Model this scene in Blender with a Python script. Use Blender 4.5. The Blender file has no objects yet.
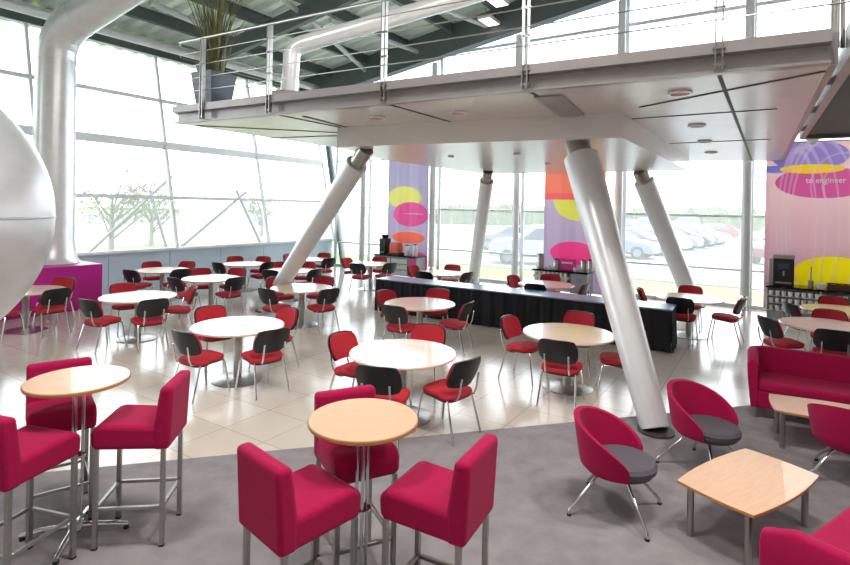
import bpy, bmesh, math, random
from mathutils import Vector, Matrix
random.seed(7)
C = bpy.context.scene.collection
PI = math.pi
# ------------------------------------------------------------------ camera model (850 x 565 frame)
F, EYE, ROLL, PV = 535.0, 2.37, 0.02, 206.5
cr, sr = math.cos(ROLL), math.sin(ROLL)
def ray(u, v):
    dx = (u - 425) / F; dy = (v - PV) / F
    return Vector((dx * cr + dy * sr, 1.0, dx * sr - dy * cr))
def at(u, v, z=0.0):
    d = ray(u, v); t = (z - EYE) / d.z
    return Vector((d.x * t, d.y * t, z))
def atY(u, v, Y):
    d = ray(u, v)
    return Vector((d.x * Y, Y, EYE + d.z * Y))
E1 = Vector((.8387, -.5446, 0)); E2 = Vector((.5446, .8387, 0)); UP = Vector((0, 0, 1))
P0 = Vector((2.5, 16.95, 0)); L0 = Vector((-3.6, 20.91, 0))
LEAN = .235
def pR(t, z, w=0.0):                      # right glass wall: t along it, w metres into the room
    p = P0 + E1 * t - E2 * w; p.z = z; return p
def pL(t, z, w=0.0):                      # left glass wall, leaning outward above its dado
    p = L0 - E2 * t + E1 * (w - LEAN * max(0, z - 1.0)); p.z = z; return p
def roofz(s): return 7.7 + .155 * s
# ------------------------------------------------------------------ materials
MATS = {}
def lin(c):
    return tuple(((x / 255) / 12.92 if x / 255 < .04045 else ((x / 255 + .055) / 1.055) ** 2.4) for x in c) + (1,)
def mat(name, rgb, rough=.5, metal=0.0, noise=0.0, scale=20.0, bump=0.0, bscale=200.0, spec=.5, coat=0.0, sheen=0.0, stretch=None):
    m = bpy.data.materials.new(name); m.use_nodes = True
    nt = m.node_tree; b = nt.nodes['Principled BSDF']
    col = lin(rgb)
    b.inputs['Base Color'].default_value = col
    b.inputs['Roughness'].default_value = rough
    b.inputs['Metallic'].default_value = metal
    b.inputs['Specular IOR Level'].default_value = spec
    b.inputs['Coat Weight'].default_value = coat
    b.inputs['Sheen Weight'].default_value = sheen
    tc = nt.nodes.new('ShaderNodeTexCoord')
    src = tc.outputs['Object']
    if stretch:
        mp = nt.nodes.new('ShaderNodeMapping'); mp.inputs['Scale'].default_value = stretch
        nt.links.new(src, mp.inputs['Vector']); src = mp.outputs['Vector']
    if noise:
        n = nt.nodes.new('ShaderNodeTexNoise'); n.inputs['Scale'].default_value = scale; n.inputs['Detail'].default_value = 5
        nt.links.new(src, n.inputs['Vector'])
        r = nt.nodes.new('ShaderNodeMapRange'); r.inputs[1].default_value = .3; r.inputs[2].default_value = .7
        r.inputs[3].default_value = 1 - noise; r.inputs[4].default_value = 1 + noise
        nt.links.new(n.outputs['Fac'], r.inputs[0])
        mx = nt.nodes.new('ShaderNodeVectorMath'); mx.operation = 'SCALE'
        mx.inputs[0].default_value = col[:3]; nt.links.new(r.outputs[0], mx.inputs['Scale'])
        nt.links.new(mx.outputs[0], b.inputs['Base Color'])
    if bump:
        n2 = nt.nodes.new('ShaderNodeTexNoise'); n2.inputs['Scale'].default_value = bscale
        nt.links.new(tc.outputs['Object'], n2.inputs['Vector'])
        bp = nt.nodes.new('ShaderNodeBump'); bp.inputs['Strength'].default_value = bump; bp.inputs['Distance'].default_value = .01
        nt.links.new(n2.outputs['Fac'], bp.inputs['Height']); nt.links.new(bp.outputs[0], b.inputs['Normal'])
    MATS[name] = m
    return m
M_CRIM = mat('crimson_fabric', (168, 17, 73), .85, noise=.07, scale=60, bump=.15, bscale=500, spec=.15, sheen=.06)
M_RED = mat('red_fabric', (188, 44, 58), .8, noise=.06, scale=60, bump=.1, bscale=500, spec=.25)
M_BLACKP = mat('black_plastic', (26, 26, 29), .42, noise=.1, scale=300)
M_CHROME = mat('chrome', (215, 217, 220), .14, 1.0, noise=.03, scale=8)
M_STEEL = mat('brushed_steel', (172, 170, 166), .28, 1.0, noise=.06, scale=12, stretch=(1, 1, 8))
M_BEECH = mat('beech_wood', (224, 182, 148), .34, noise=.06, scale=6, stretch=(1, 9, 1), coat=.25)
M_EDGE = mat('beech_edge', (196, 138, 84), .4, noise=.08, scale=20)
M_PALE = mat('pale_beech_laminate', (230, 206, 182), .22, noise=.03, scale=6, stretch=(1, 9, 1), coat=.35)
M_GREYF = mat('grey_fabric', (96, 92, 100), .9, noise=.12, scale=120, bump=.1, bscale=600, spec=.2)
M_SILVER = mat('silver_paint', (224, 226, 228), .34, .25, noise=.03, scale=5)
M_SPHERE = mat('satin_aluminium', (212, 213, 216), .34, .5, noise=.03, scale=3, stretch=(1, 1, 6))
M_DUCT = mat('galvanised_duct', (230, 232, 233), .3, .3, noise=.05, scale=6)
M_FRAME = mat('window_frame_grey', (226, 231, 233), .4, .1, noise=.03)
M_BEAM = mat('roof_beam_green_grey', (96, 106, 106), .5, .1, noise=.1, scale=4)
M_BEAMW = mat('pale_brace_paint', (196, 202, 200), .5, .1, noise=.04)
M_DECK = mat('roof_decking_pale_green', (236, 245, 239), .5, .1, noise=.06, scale=3)
M_SOFFIT = mat('soffit_panel', (218, 214, 210), .25, .15, noise=.02, scale=3)
M_FASCIA = mat('taupe_steel', (152, 147, 147), .3, .3, noise=.05, scale=6)
M_GROOVE = mat('dark_joint', (70, 64, 62), .6, noise=.05)
M_DADO = mat('blue_grey_panel', (200, 217, 230), .25, .1, noise=.03, scale=3)
M_MAG = mat('magenta_laminate', (190, 28, 140), .35, noise=.03)
M_CLOTH = mat('black_cloth', (22, 22, 26), .85, noise=.15, scale=40)
M_TOP = mat('sheen_and_notice_blue', (128, 150, 178), .25, noise=.04, scale=10)  # blue-grey of the sheen on the black cloth; also colours a notice
M_WHITE = mat('white_ceramic', (238, 238, 236), .25, noise=.02)
M_BLACKG = mat('black_gloss', (18, 18, 20), .12, noise=.05)
M_CABW = mat('cabinet_white', (222, 222, 220), .45, noise=.02)
M_CABD = mat('rack_dark', (52, 48, 46), .6, noise=.1)
M_CABG = mat('cabinet_grey', (150, 152, 156), .45, noise=.03)
M_PINK = mat('pink_card', (236, 60, 150), .5, noise=.04)
M_ORANGE = mat('orange_card', (240, 112, 84), .5, noise=.04)
M_BREAD = mat('bread_crust', (190, 120, 70), .7, noise=.2, scale=30)
M_BASKET = mat('basket_brown', (96, 62, 44), .7, noise=.2, scale=60)
M_LEAF = mat('reed_leaf', (88, 90, 44), .6, noise=.35, scale=9)
M_POT = mat('slate_pot', (58, 66, 80), .25, noise=.05)
M_SOIL = mat('soil', (60, 46, 36), .9, noise=.3)
M_ASPH = mat('pale_asphalt', (138, 138, 142), .8, noise=.06, scale=3)
M_HEDGE = mat('pale_hedge', (84, 94, 70), .9, noise=.25, scale=2)
M_TWIG = mat('twig', (110, 112, 86), .9, noise=.2)
M_BARK = mat('bark', (120, 112, 100), .9, noise=.2)
M_TYRE = mat('tyre', (40, 42, 46), .8, noise=.1)
M_CGLASS = mat('car_glass', (70, 84, 98), .1, noise=.05)
M_RUBBER = mat('rubber_foot', (30, 30, 32), .7, noise=.1)
CARPAINT = {k: mat('car_paint_' + k, c, .25, .1, noise=.02, coat=.5) for k, c in
            dict(white=(158, 161, 166), silver=(108, 114, 124), blue=(66, 80, 104), red=(166, 20, 44), dark=(50, 54, 64), maroon=(92, 32, 46)).items()}
def nodes_mat(name):
    m = bpy.data.materials.new(name); m.use_nodes = True
    nt = m.node_tree
    return m, nt, nt.nodes, nt.links, nt.nodes['Principled BSDF']
def glass_mat():
    m, nt, N, L, b = nodes_mat('window_glass'); out = N['Material Output']; N.remove(b)
    tr = N.new('ShaderNodeBsdfTransparent'); tr.inputs[0].default_value = (.97, .985, .985, 1)
    gl = N.new('ShaderNodeBsdfGlossy'); gl.inputs['Roughness'].default_value = .02
    tl = N.new('ShaderNodeBsdfTranslucent'); tl.inputs[0].default_value = (.95, .97, .98, 1)  # translucent share adds a pale veil, imitating haze around the bright windows
    fr = N.new('ShaderNodeFresnel'); fr.inputs[0].default_value = 1.3
    nz = N.new('ShaderNodeTexNoise'); nz.inputs['Scale'].default_value = .6
    mr = N.new('ShaderNodeMapRange'); mr.inputs[3].default_value = .085; mr.inputs[4].default_value = .125
    m1 = N.new('ShaderNodeMixShader'); m2 = N.new('ShaderNodeMixShader')
    L.new(nz.outputs['Fac'], mr.inputs[0]); L.new(mr.outputs[0], m1.inputs[0])
    L.new(tr.outputs[0], m1.inputs[1]); L.new(tl.outputs[0], m1.inputs[2])
    L.new(fr.outputs[0], m2.inputs[0]); L.new(m1.outputs[0], m2.inputs[1]); L.new(gl.outputs[0], m2.inputs[2])
    L.new(m2.outputs[0], out.inputs[0])
    return m
M_GLASS = glass_mat()
def tile_mat():
    m, nt, N, L, b = nodes_mat('glossy_floor_tile')
    g = N.new('ShaderNodeNewGeometry'); mp = N.new('ShaderNodeMapping'); mp.vector_type = 'TEXTURE'
    mp.inputs['Rotation'].default_value = (0, 0, math.radians(-33)); L.new(g.outputs['Position'], mp.inputs[0])
    br = N.new('ShaderNodeTexBrick'); br.offset = 0; br.inputs['Scale'].default_value = 1.0
    br.inputs['Brick Width'].default_value = .6; br.inputs['Row Height'].default_value = .6
    br.inputs['Mortar Size'].default_value = .006; br.inputs['Mortar Smooth'].default_value = .2
    br.inputs['Color1'].default_value = lin((222, 214, 203)); br.inputs['Color2'].default_value = lin((213, 203, 191))
    br.inputs['Mortar'].default_value = lin((182, 173, 163))
    L.new(mp.outputs[0], br.inputs['Vector']); L.new(br.outputs['Color'], b.inputs['Base Color'])
    b.inputs['Roughness'].default_value = .16; b.inputs['Specular IOR Level'].default_value = .7
    return m
def carpet_mat():
    m, nt, N, L, b = nodes_mat('grey_carpet')
    g = N.new('ShaderNodeNewGeometry')
    n1 = N.new('ShaderNodeTexNoise'); n1.inputs['Scale'].default_value = 5.5; n1.inputs['Detail'].default_value = 6
    n2 = N.new('ShaderNodeTexNoise'); n2.inputs['Scale'].default_value = 220
    L.new(g.outputs['Position'], n1.inputs[0]); L.new(g.outputs['Position'], n2.inputs[0])
    r = N.new('ShaderNodeValToRGB'); r.color_ramp.elements[0].position = .3; r.color_ramp.elements[1].position = .7
    r.color_ramp.elements[0].color = lin((136, 131, 134)); r.color_ramp.elements[1].color = lin((154, 149, 152))
    L.new(n1.outputs['Fac'], r.inputs[0]); L.new(r.outputs[0], b.inputs['Base Color'])
    bp = N.new('ShaderNodeBump'); bp.inputs['Strength'].default_value = .4; bp.inputs['Distance'].default_value = .01
    L.new(n2.outputs['Fac'], bp.inputs['Height']); L.new(bp.outputs[0], b.inputs['Normal'])
    b.inputs['Roughness'].default_value = .95; b.inputs['Specular IOR Level'].default_value = .1
    return m
def banner_mat(name, base_top, base_bot, ells, rings=()):
    """ells: (cx, cz, a, b, rgb) painted in order, in the banner's own metres (x across, z up); rings: thin pale printed curves"""
    m, nt, N, L, b = nodes_mat(name)
    tc = N.new('ShaderNodeTexCoord'); sp = N.new('ShaderNodeSeparateXYZ'); L.new(tc.outputs['Object'], sp.inputs[0])
    def math_(op, a, c=None):
        n = N.new('ShaderNodeMath'); n.operation = op
        for i, x in enumerate((a, c)):
            if x is None: continue
            if isinstance(x, (int, float)): n.inputs[i].default_value = x
            else: L.new(x, n.inputs[i])
        return n.outputs[0]
    def mix(f, A, Bc):
        n = N.new('ShaderNodeMix'); n.data_type = 'RGBA'
        if isinstance(f, (int, float)): n.inputs[0].default_value = f
        else: L.new(f, n.inputs[0])
        for idx, x in ((6, A), (7, Bc)):
            if isinstance(x, tuple): n.inputs[idx].default_value = x
            else: L.new(x, n.inputs[idx])
        return n.outputs[2]
    def rad(cx, cz, a, bb):
        dx = math_('DIVIDE', math_('SUBTRACT', sp.outputs[0], cx), a); dz = math_('DIVIDE', math_('SUBTRACT', sp.outputs[2], cz), bb)
        return math_('ADD', math_('MULTIPLY', dx, dx), math_('MULTIPLY', dz, dz))
    mr = N.new('ShaderNodeMapRange'); L.new(sp.outputs[2], mr.inputs[0]); mr.inputs[1].default_value = 0; mr.inputs[2].default_value = 3.2
    nz = N.new('ShaderNodeTexNoise'); nz.inputs['Scale'].default_value = 1.5; L.new(tc.outputs['Object'], nz.inputs[0])
    col = mix(mr.outputs[0], lin(base_bot), lin(base_top))
    for cx, cz, a, bb, rgb in ells:
        col = mix(math_('LESS_THAN', rad(cx, cz, a, bb), 1.0), col, lin(rgb))
    for cx, cz, a, bb in rings:
        d = math_('ABSOLUTE', math_('SUBTRACT', math_('SQRT', rad(cx, cz, a, bb)), 1.0))
        f = math_('MULTIPLY', math_('LESS_THAN', d, .018 / min(a, bb) if min(a, bb) else .02), .45)
        col = mix(f, col, lin((240, 225, 235)))
    L.new(col, b.inputs['Base Color']); b.inputs['Roughness'].default_value = .7
    tl = N.new('ShaderNodeBsdfTranslucent'); L.new(col, tl.inputs[0])
    mx = N.new('ShaderNodeMixShader'); mx.inputs[0].default_value = .4
    L.new(b.outputs[0], mx.inputs[1]); L.new(tl.outputs[0], mx.inputs[2]); L.new(mx.outputs[0], N['Material Output'].inputs[0])
    return m
def emit_mat(name, rgb, s):
    m, nt, N, L, b = nodes_mat(name)
    b.inputs['Base Color'].default_value = lin(rgb); b.inputs['Emission Color'].default_value = lin(rgb); b.inputs['Emission Strength'].default_value = s
    return m
M_LAMP = emit_mat('lamp_diffuser', (255, 244, 226), 1.6)
# ------------------------------------------------------------------ mesh builder
class MB:
    def __init__(s): s.bm = bmesh.new()
    def poly(s, vs, faces):
        b = [s.bm.verts.new(v) for v in vs]
        for f in faces:
            try: s.bm.faces.new([b[i] for i in f])
            except ValueError: pass
        return s
    def box(s, c, size, rot=None):
        R = rot or Matrix.Identity(3); c = Vector(c)
        vs = [c + R @ Vector((x * size[0] / 2, y * size[1] / 2, z * size[2] / 2)) for x in (-1, 1) for y in (-1, 1) for z in (-1, 1)]
        return s.poly(vs, [(0, 1, 3, 2), (4, 6, 7, 5), (0, 4, 5, 1), (2, 3, 7, 6), (0, 2, 6, 4), (1, 5, 7, 3)])
    def bar(s, p, q, w, h, up=UP):          # rectangular bar from p to q
        p, q = Vector(p), Vector(q); d = (q - p); L = d.length; d.normalize()
        x = d.cross(up)
        if x.length < 1e-4: x = d.cross(Vector((0, 1, 0)))
        x.normalize(); y = x.cross(d)
        R = Matrix((x, d, y)).transposed()
        return s.box((p + q) / 2, (w, L, h), R)
    def tube(s, pts, r, n=10, cap=True):
        pts = [Vector(p) for p in pts]; rs = r if isinstance(r, (list, tuple)) else [r] * len(pts)
        rings = []; prev = None
        for i, p in enumerate(pts):
            a = pts[max(i - 1, 0)]; b = pts[min(i + 1, len(pts) - 1)]; d = (b - a).normalized()
            if prev is None:
                x = d.cross(UP)
                if x.length < 1e-3: x = d.cross(Vector((0, 1, 0)))
                x.normalize()
            else: x = (prev - d * prev.dot(d)).normalized()
            prev = x; y = d.cross(x)
            rings.append([s.bm.verts.new(p + (x * math.cos(2 * PI * k / n) + y * math.sin(2 * PI * k / n)) * rs[i]) for k in range(n)])
        for A, B in zip(rings, rings[1:]):
            for k in range(n): s.bm.faces.new((A[k], A[(k + 1) % n], B[(k + 1) % n], B[k]))
        if cap: s.bm.faces.new(rings[0][::-1]); s.bm.faces.new(rings[-1])
        return s
    def lathe(s, prof, c=(0, 0, 0), n=32):   # prof: (radius, z)
        c = Vector(c); rings = []
        for r, z in prof:
            if r < 1e-5: rings.append([s.bm.verts.new(c + Vector((0, 0, z)))])
            else: rings.append([s.bm.verts.new(c + Vector((r * math.cos(2 * PI * k / n), r * math.sin(2 * PI * k / n), z))) for k in range(n)])
        for A, B in zip(rings, rings[1:]):
            for k in range(n):
                a = [A[k % len(A)], A[(k + 1) % len(A)], B[(k + 1) % len(B)], B[k % len(B)]]
                a = list(dict.fromkeys(a))
                if len(a) > 2:
                    try: s.bm.faces.new(a)
                    except ValueError: pass
        return s
    def prism(s, pts, z0, z1):               # plan polygon extruded upward; pts 2-D or 3-D
        n = len(pts)
        lo = [Vector((p[0], p[1], z0)) for p in pts]; hi = [Vector((p[0], p[1], z1)) for p in pts]
        return s.poly(lo + hi, [tuple(range(n))[::-1], tuple(range(n, 2 * n))] + [(i, (i + 1) % n, n + (i + 1) % n, n + i) for i in range(n)])
    def grid(s, fn, nu, nv, closed=False):
        V = [[s.bm.verts.new(fn(i / nu, j / nv)) for j in range(nv + 1)] for i in range(nu + 1)]
        for i in range(nu):
            for j in range(nv): s.bm.faces.new((V[i][j], V[i + 1][j], V[i + 1][j + 1], V[i][j + 1]))
        return V
    def build(s, name, m, parent=None, bevel=0, seg=2, smooth=True, angle=40, subd=0):
        bmesh.ops.recalc_face_normals(s.bm, faces=s.bm.faces)
        me = bpy.data.meshes.new(name); s.bm.to_mesh(me); s.bm.free()
        me.materials.append(m)
        if smooth:
            for p in me.polygons: p.use_smooth = True
            me.set_sharp_from_angle(angle=math.radians(angle))
        o = bpy.data.objects.new(name, me); C.objects.link(o)
        if parent: o.parent = parent
        if bevel:
            b = o.modifiers.new('bevel', 'BEVEL'); b.width = bevel; b.segments = seg; b.limit_method = 'ANGLE'; b.angle_limit = math.radians(40)
        if subd:
            q = o.modifiers.new('subd', 'SUBSURF'); q.levels = subd; q.render_levels = subd
        return o
def tag(o, label, cat, group=None, kind=None):
    if label: o['label'] = label
    if cat: o['category'] = cat
    if group: o['group'] = group
    if kind: o['kind'] = kind
    return o
def thing(name, label, cat, loc=(0, 0, 0), rz=0, group=None, kind=None):
    o = bpy.data.objects.new(name, None); C.objects.link(o); o.empty_display_size = .2
    o.location = loc; o.rotation_euler = (0, 0, rz)
    return tag(o, label, cat, group, kind)
def dup(root, loc, rz, label):
    r = root.copy(); C.objects.link(r); r.location = loc; r.rotation_euler = (0, 0, rz); r['label'] = label
    for ch in root.children:
        c = ch.copy(); C.objects.link(c); c.parent = r
        for g in ch.children:
            d = g.copy(); C.objects.link(d); d.parent = c
    return r
def struct(o, label, cat=None):
    o['kind'] = 'structure'; o['label'] = label; o['category'] = cat or 'structure'; return o
def sub(mb, origin):                         # shift a builder's world coordinates to be local to an origin
    bmesh.ops.translate(mb.bm, verts=mb.bm.verts, vec=-Vector(origin)); return mb

# ================================================================== THE SETTING
# ---- floor
A, B = Vector((-2.72, 4.77, 0)), Vector((4.29, 6.65, 0)); cd = (B - A).normalized(); cn = Vector((cd.y, -cd.x, 0))
e0, e1_ = A - cd * 9, B + cd * 8
cor = pR(-7.27, 0, -.12); rightend = pR(11.5, 0, -.12); leftend = L0 - E2 * 19.6 - E1 * .12
fl = MB().prism([leftend, cor, rightend, rightend - E2 * 19.5], -.12, 0).build('floor', tile_mat(), smooth=False)
struct(fl, 'pale glossy stone tiles with thin grout lines', 'floor')
cp = MB().prism([e0, e1_, e1_ + cn * 9.5, e0 + cn * 9.5], 0.0, .006).build('floor_carpet', carpet_mat(), smooth=False)
struct(cp, 'mottled grey carpet under the lounge and bar seating', 'floor')
# ---- left wall: dado and raking glass
dado = thing('wall_left', 'low blue-grey panelled wall under the raking glass', 'wall', kind='structure')
for k in range(12):
    a, b = k * 1.68 - .0, (k + 1) * 1.68 - .012
    p, q = pL(a, 0), pL(b, 0)
    MB().poly([p, q, q + UP * .98, p + UP * .98] + [x - E1 * .15 for x in (p, q, q + UP * .98, p + UP * .98)],
              [(0, 1, 2, 3), (4, 7, 6, 5), (0, 3, 7, 4), (1, 5, 6, 2), (3, 2, 6, 7), (0, 4, 5, 1)]).build('panel', M_DADO, dado)
MB().bar(pL(-.1, 1.0, .02), pL(19.5, 1.0, .02), .2, .04).build('sill', M_FRAME, dado)
ZL = [1.02, 2.48, 4.02, 5.38, 6.78]
TL = [-.1, 3.15, 6.5, 9.85, 13.2, 16.4, 19.5]
def pane(name, quad, nrm, parent):
    q = [Vector(x) for x in quad]
    return MB().poly(q + [x + nrm * .012 for x in q], [(0, 1, 2, 3), (7, 6, 5, 4), (0, 4, 5, 1), (1, 5, 6, 2), (2, 6, 7, 3), (3, 7, 4, 0)]).build(name, M_GLASS, parent, smooth=False)
for i in range(6):
    w = thing('window_%d' % (i + 1), 'raking glass bay %s of the left wall' % ['nearest the corner', 'second from the corner', 'behind the silver duct', 'left of the silver duct', 'behind the silver sphere', 'nearest the viewer'][i], 'window', kind='structure')
    f = MB(); t0, t1 = TL[i], TL[i + 1]
    f.bar(pL(t1, 1.0), pL(t1, 6.78), .075, .12, up=E1)
    for j, z in enumerate(ZL):
        th = .22 if j == 2 else (.1 if j in (1, 3) else .06)
        f.bar(pL(t0, z, .0), pL(t1, z, .0), .1, th)
    if i == 0: f.bar(pL(t0, 1.0), pL(t0, 6.78), .075, .12, up=E1)
    f.build('frame', M_FRAME, w)
    for j in range(4):
        pane('pane', [pL(t0 + .03, ZL[j]), pL(t1 - .03, ZL[j]), pL(t1 - .03, ZL[j + 1]), pL(t0 + .03, ZL[j + 1])], -E1, w)
# ---- right wall glass
ZR = [.04, .93, 2.28, 4.05, 5.85, 7.55]
TR = [-7.1, -5.52, -2.49, .54, 3.57, 6.6, 9.63, 11.4]
for i in range(7):
    nm = ['beside the far corner', 'behind the left banner', 'left of the middle banner', 'behind the middle banner', 'right of the big near column', 'behind the right banner', 'outside the frame to the right'][i]
    w = thing('window_%d' % (i + 7), 'tall glass bay %s' % nm, 'window', kind='structure')
    f = MB(); t0, t1 = TR[i], TR[i + 1]
    f.bar(pR(t1 + .09, 0, .0), pR(t1 + .09, roofz(t1) + .7, .0), .05, .1, up=E1)
    if i == 0: f.bar(pR(t0, 0, .0), pR(t0, roofz(t0) + .7, .0), .05, .1, up=E1)
    for z in ZR:
        if z < roofz(t0) + .3: f.bar(pR(t0, z), pR(t1, z), .06, .09 if z > 5 else (.05 if z > .1 else .08))
    f.build('frame', M_FRAME, w)
    pane('pane', [pR(t0 + .02, .06), pR(t1 - .02, .06), pR(t1 - .02, roofz(t1) + .9), pR(t0 + .02, roofz(t0) + .9)], E2, w)
WC = ['hidden beside the far corner', 'thin round white column left of the left banner', 'thin round white column right of the left banner', 'thin round white column left of the middle banner',
      'thin round white column right of the middle banner', 'thin round white column left of the right banner', None]
for i, t in enumerate(TR[1:6]):
    c = pR(t, 0, .3)
    k = thing('window_column', ['thin round white column at the glass left of the left banner', 'thin round white column between left banner and the slanted column', 'thin round white column left of the middle banner',
              'thin round white column seen between the two slanted columns at right', 'thin round white column left of the right-hand banner'][i], 'column', c, group='round columns along the glass')
    h = roofz(t) - .1
    MB().tube([(0, 0, .35), (0, 0, h)], .105, 20).build('shaft', M_SILVER, k)
    MB().tube([(0, 0, 0.01), (0, 0, .36)], .035, 12).tube([(0, 0, .24), (0, 0, .30)], .06, 12).build('pin', M_STEEL, k)
    MB().lathe([(0, 0), (.11, 0), (.11, .02), (0, .02)]).build('base_plate', M_STEEL, k)
# ---- walls behind and beside the camera
M_WALL = mat('plaster_wall', (214, 208, 202), .8, noise=.02, scale=2)
bw = MB(); a, b = pR(-7.4, 0, 19.5), pR(11.6, 0, 19.5); q = E2 * -.2
bw.poly([a, b, b + UP * (roofz(11.6) + .9), a + UP * (roofz(-7.4) + .9), a + q, b + q, b + q + UP * (roofz(11.6) + .9), a + q + UP * (roofz(-7.4) + .9)], [(0, 1, 2, 3), (7, 6, 5, 4), (0, 4, 5, 1), (1, 5, 6, 2), (2, 6, 7, 3), (3, 7, 4, 0)])
struct(bw.build('wall_back', M_WALL, None, smooth=False), 'plain wall behind the viewer', 'wall')
bw = MB(); a, b = pR(11.5, 0, 0), pR(11.5, 0, 19.5); q = E1 * .2; h = roofz(11.5) + .9
bw.poly([a, b, b + UP * h, a + UP * h, a + q, b + q, b + q + UP * h, a + q + UP * h], [(0, 1, 2, 3), (7, 6, 5, 4), (0, 4, 5, 1), (1, 5, 6, 2), (2, 6, 7, 3), (3, 7, 4, 0)])
struct(bw.build('wall_right', M_WALL, None, smooth=False), 'plain wall beyond the right edge of the view', 'wall')
# ---- roof
ceil = thing('ceiling', 'sloping corrugated roof on dark green-grey beams', 'ceiling', kind='structure')
S0, S1, W0, W1 = -10.2, 12.0, -.3, 19.8
dk = MB(); per = .5; n = int((W1 - W0) / per); prof = []
for i in range(n):
    w = W0 + i * per
    prof += [(w, 0), (w + per * .4, 0), (w + per * .5, .16), (w + per * .9, .16)]
def roofp(s_, w, dz): p = pR(s_, roofz(s_) + .95 + dz, w); return p
va = [roofp(S0, w, z) for w, z in prof]; vb = [roofp(S1, w, z) for w, z in prof]
m_ = len(prof)
dk.poly(va + vb + [v + UP * .2 for v in va] + [v + UP * .2 for v in vb],
        [(i, i + 1, m_ + i + 1, m_ + i) for i in range(m_ - 1)] + [(2 * m_ + i, 3 * m_ + i, 3 * m_ + i + 1, 2 * m_ + i + 1) for i in range(m_ - 1)])
dk.build('decking', M_DECK, ceil, smooth=False)
for k in range(12):
    s_ = -8.9 + 1.78 * k
    b_ = MB(); up = Vector((0, 0, 1))
    z = roofz(s_) + .95
    b_.bar(pR(s_, z - .16, .3), pR(s_, z - .16, W1), .035, .3)
    b_.bar(pR(s_, z - .31, .3), pR(s_, z - .31, W1), .15, .025).bar(pR(s_, z - .015, .3), pR(s_, z - .015, W1), .15, .025)
    b_.build('purlin', M_BEAM, ceil, smooth=False)
eb = MB(); eb.bar(pR(S0, roofz(S0) + .46, .42), pR(S1, roofz(S1) + .46, .42), .12, .9); eb.bar(pR(S0, roofz(S0), .42), pR(S1, roofz(S1), .42), .34, .05)
eb.build('edge_beam', M_BEAM, ceil, smooth=False)
eave = MB(); eave.bar(pL(-.5, 6.9, -.05), pL(19.4, 6.9, -.05), .3, .26); eave.build('eave_beam', M_BEAM, ceil, smooth=False)
sb = MB(); sb.tube([pL(-.5, 6.86, .9), pL(19.4, 6.86, .9)], .13, 14); sb.build('eave_tube', M_SILVER, ceil)
for w in (5.4, 11.4, 16.6):
    MB().bar(pR(-8.1, roofz(-8.1) + .28, w), pR(S1, roofz(S1) + .28, w), .16, .5).build('rafter', M_BEAM, ceil, smooth=False)
def on_roof(u, v, dz):
    d = ray(u, v); nn = UP - E1 * .155
    q = pR(0, roofz(0) + dz, 0); t = (q - Vector((0, 0, EYE))).dot(nn) / d.dot(nn)
    return Vector((0, 0, EYE)) + d * t
for (a, b) in (((262, -16), (326, 32)), ((330, 38), (380, 84)), ((150, 2), (212, 30)), ((214, 62), (300, 86)), ((400, -8), (486, 26)), ((330, 20), (440, 60))):
    MB().tube([on_roof(*a, .42), on_roof(*b, .42)], .075, 10).build('brace', M_BEAMW, ceil)

# ================================================================== STRUCTURE THINGS
# ---- raking silver columns that carry the bridge
def column(label, base, top, r0, r1):
    base, top = Vector(base), Vector(top)
    o = thing('raking_column', label, 'column', base, group='slanted silver columns under the bridge')
    d = (top - base); neck = base + d * .93; foot = base + d * .01
    MB().tube([foot - base, (neck - base)], [r0, r1], 32).build('shaft', M_SILVER, o)
    MB().tube([neck - base - d * .01, d], [r1 * .72, r1 * .72], 16).build('neck', M_STEEL, o)
    MB().lathe([(0, 0), (r0 * 1.25, 0), (r0 * 1.25, .02), (0, .02)], (0, 0, .004)).build('base_plate', M_GROOVE, o)
    return o
SOF = 3.31
column('slanted silver column crossing left of centre, foot among the dining tables', at(264, 311), at(366, 149, SOF), .155, .19)
column('big near slanted silver column with its foot on the carpet edge', at(656, 432, .006), at(577, 142, SOF), .15, .235)
column('slanted silver column by the glass right of the middle banner', at(694, 306), at(640, 171, SOF), .2, .235)
column('slanted silver column by the glass left of the middle banner', at(473, 283), at(488, 171, SOF), .17, .18)
# ---- far corner raking posts
M_POST = mat('dark_grey_post', (104, 112, 118), .45, .2, noise=.04)
for lab, t, r, zb_, w_ in (('dark grey raking post standing at the far corner of the glass', -.15, .13, 0, .5), ('dark grey raking post left behind the silver duct', 10.9, .14, .965, .5)):
    b0 = pL(t, zb_, w_); o = thing('raking_post', lab, 'post', b0)
    tp = pL(t, 6.6, w_)
    MB().tube([(0, 0, 0), tp - b0], r, 16).build('shaft', M_POST, o)
    MB().lathe([(0, 0), (.24, 0), (.24, .03), (0, .03)]).build('base_plate', M_STEEL, o)
# ---- bridge deck
U = 3.63; DT = U + .26
NR, NL = Vector((3.36, 4.48, 0)), Vector((-4.0, 8.67, 0))
FL_, FR_ = Vector((.3, 15.2, 0)), Vector((8.45, 12.75, 0))
ld = (NL - NR).normalized(); fn = Vector((-ld.y, ld.x, 0))
if fn.y > 0: fn = -fn                        # outward normal of the near edge, toward the camera
deck = thing('mezzanine_bridge', 'upper-floor bridge deck with taupe steel edge over the dining area', 'bridge', (0, 0, 0), kind='structure')
slab = MB().prism([NR, FR_, FL_, NL], U, DT - .04).build('deck_slab', M_SOFFIT, deck, smooth=False)
fb = MB()
def edgebar(mb, p, q, out, off, w, z0, z1):
    a = p + out * off; b = q + out * off
    a = Vector((a.x, a.y, (z0 + z1) / 2)); b = Vector((b.x, b.y, (z0 + z1) / 2))
    mb.bar(a, b, w, z1 - z0)
edgebar(fb, NR, NL, fn, .02, .03, U, U + .17); edgebar(fb, NR, NL, fn, .07, .14, U + .155, DT); edgebar(fb, NR, NL, fn, .05, .1, U - .01, U + .015)
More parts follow.
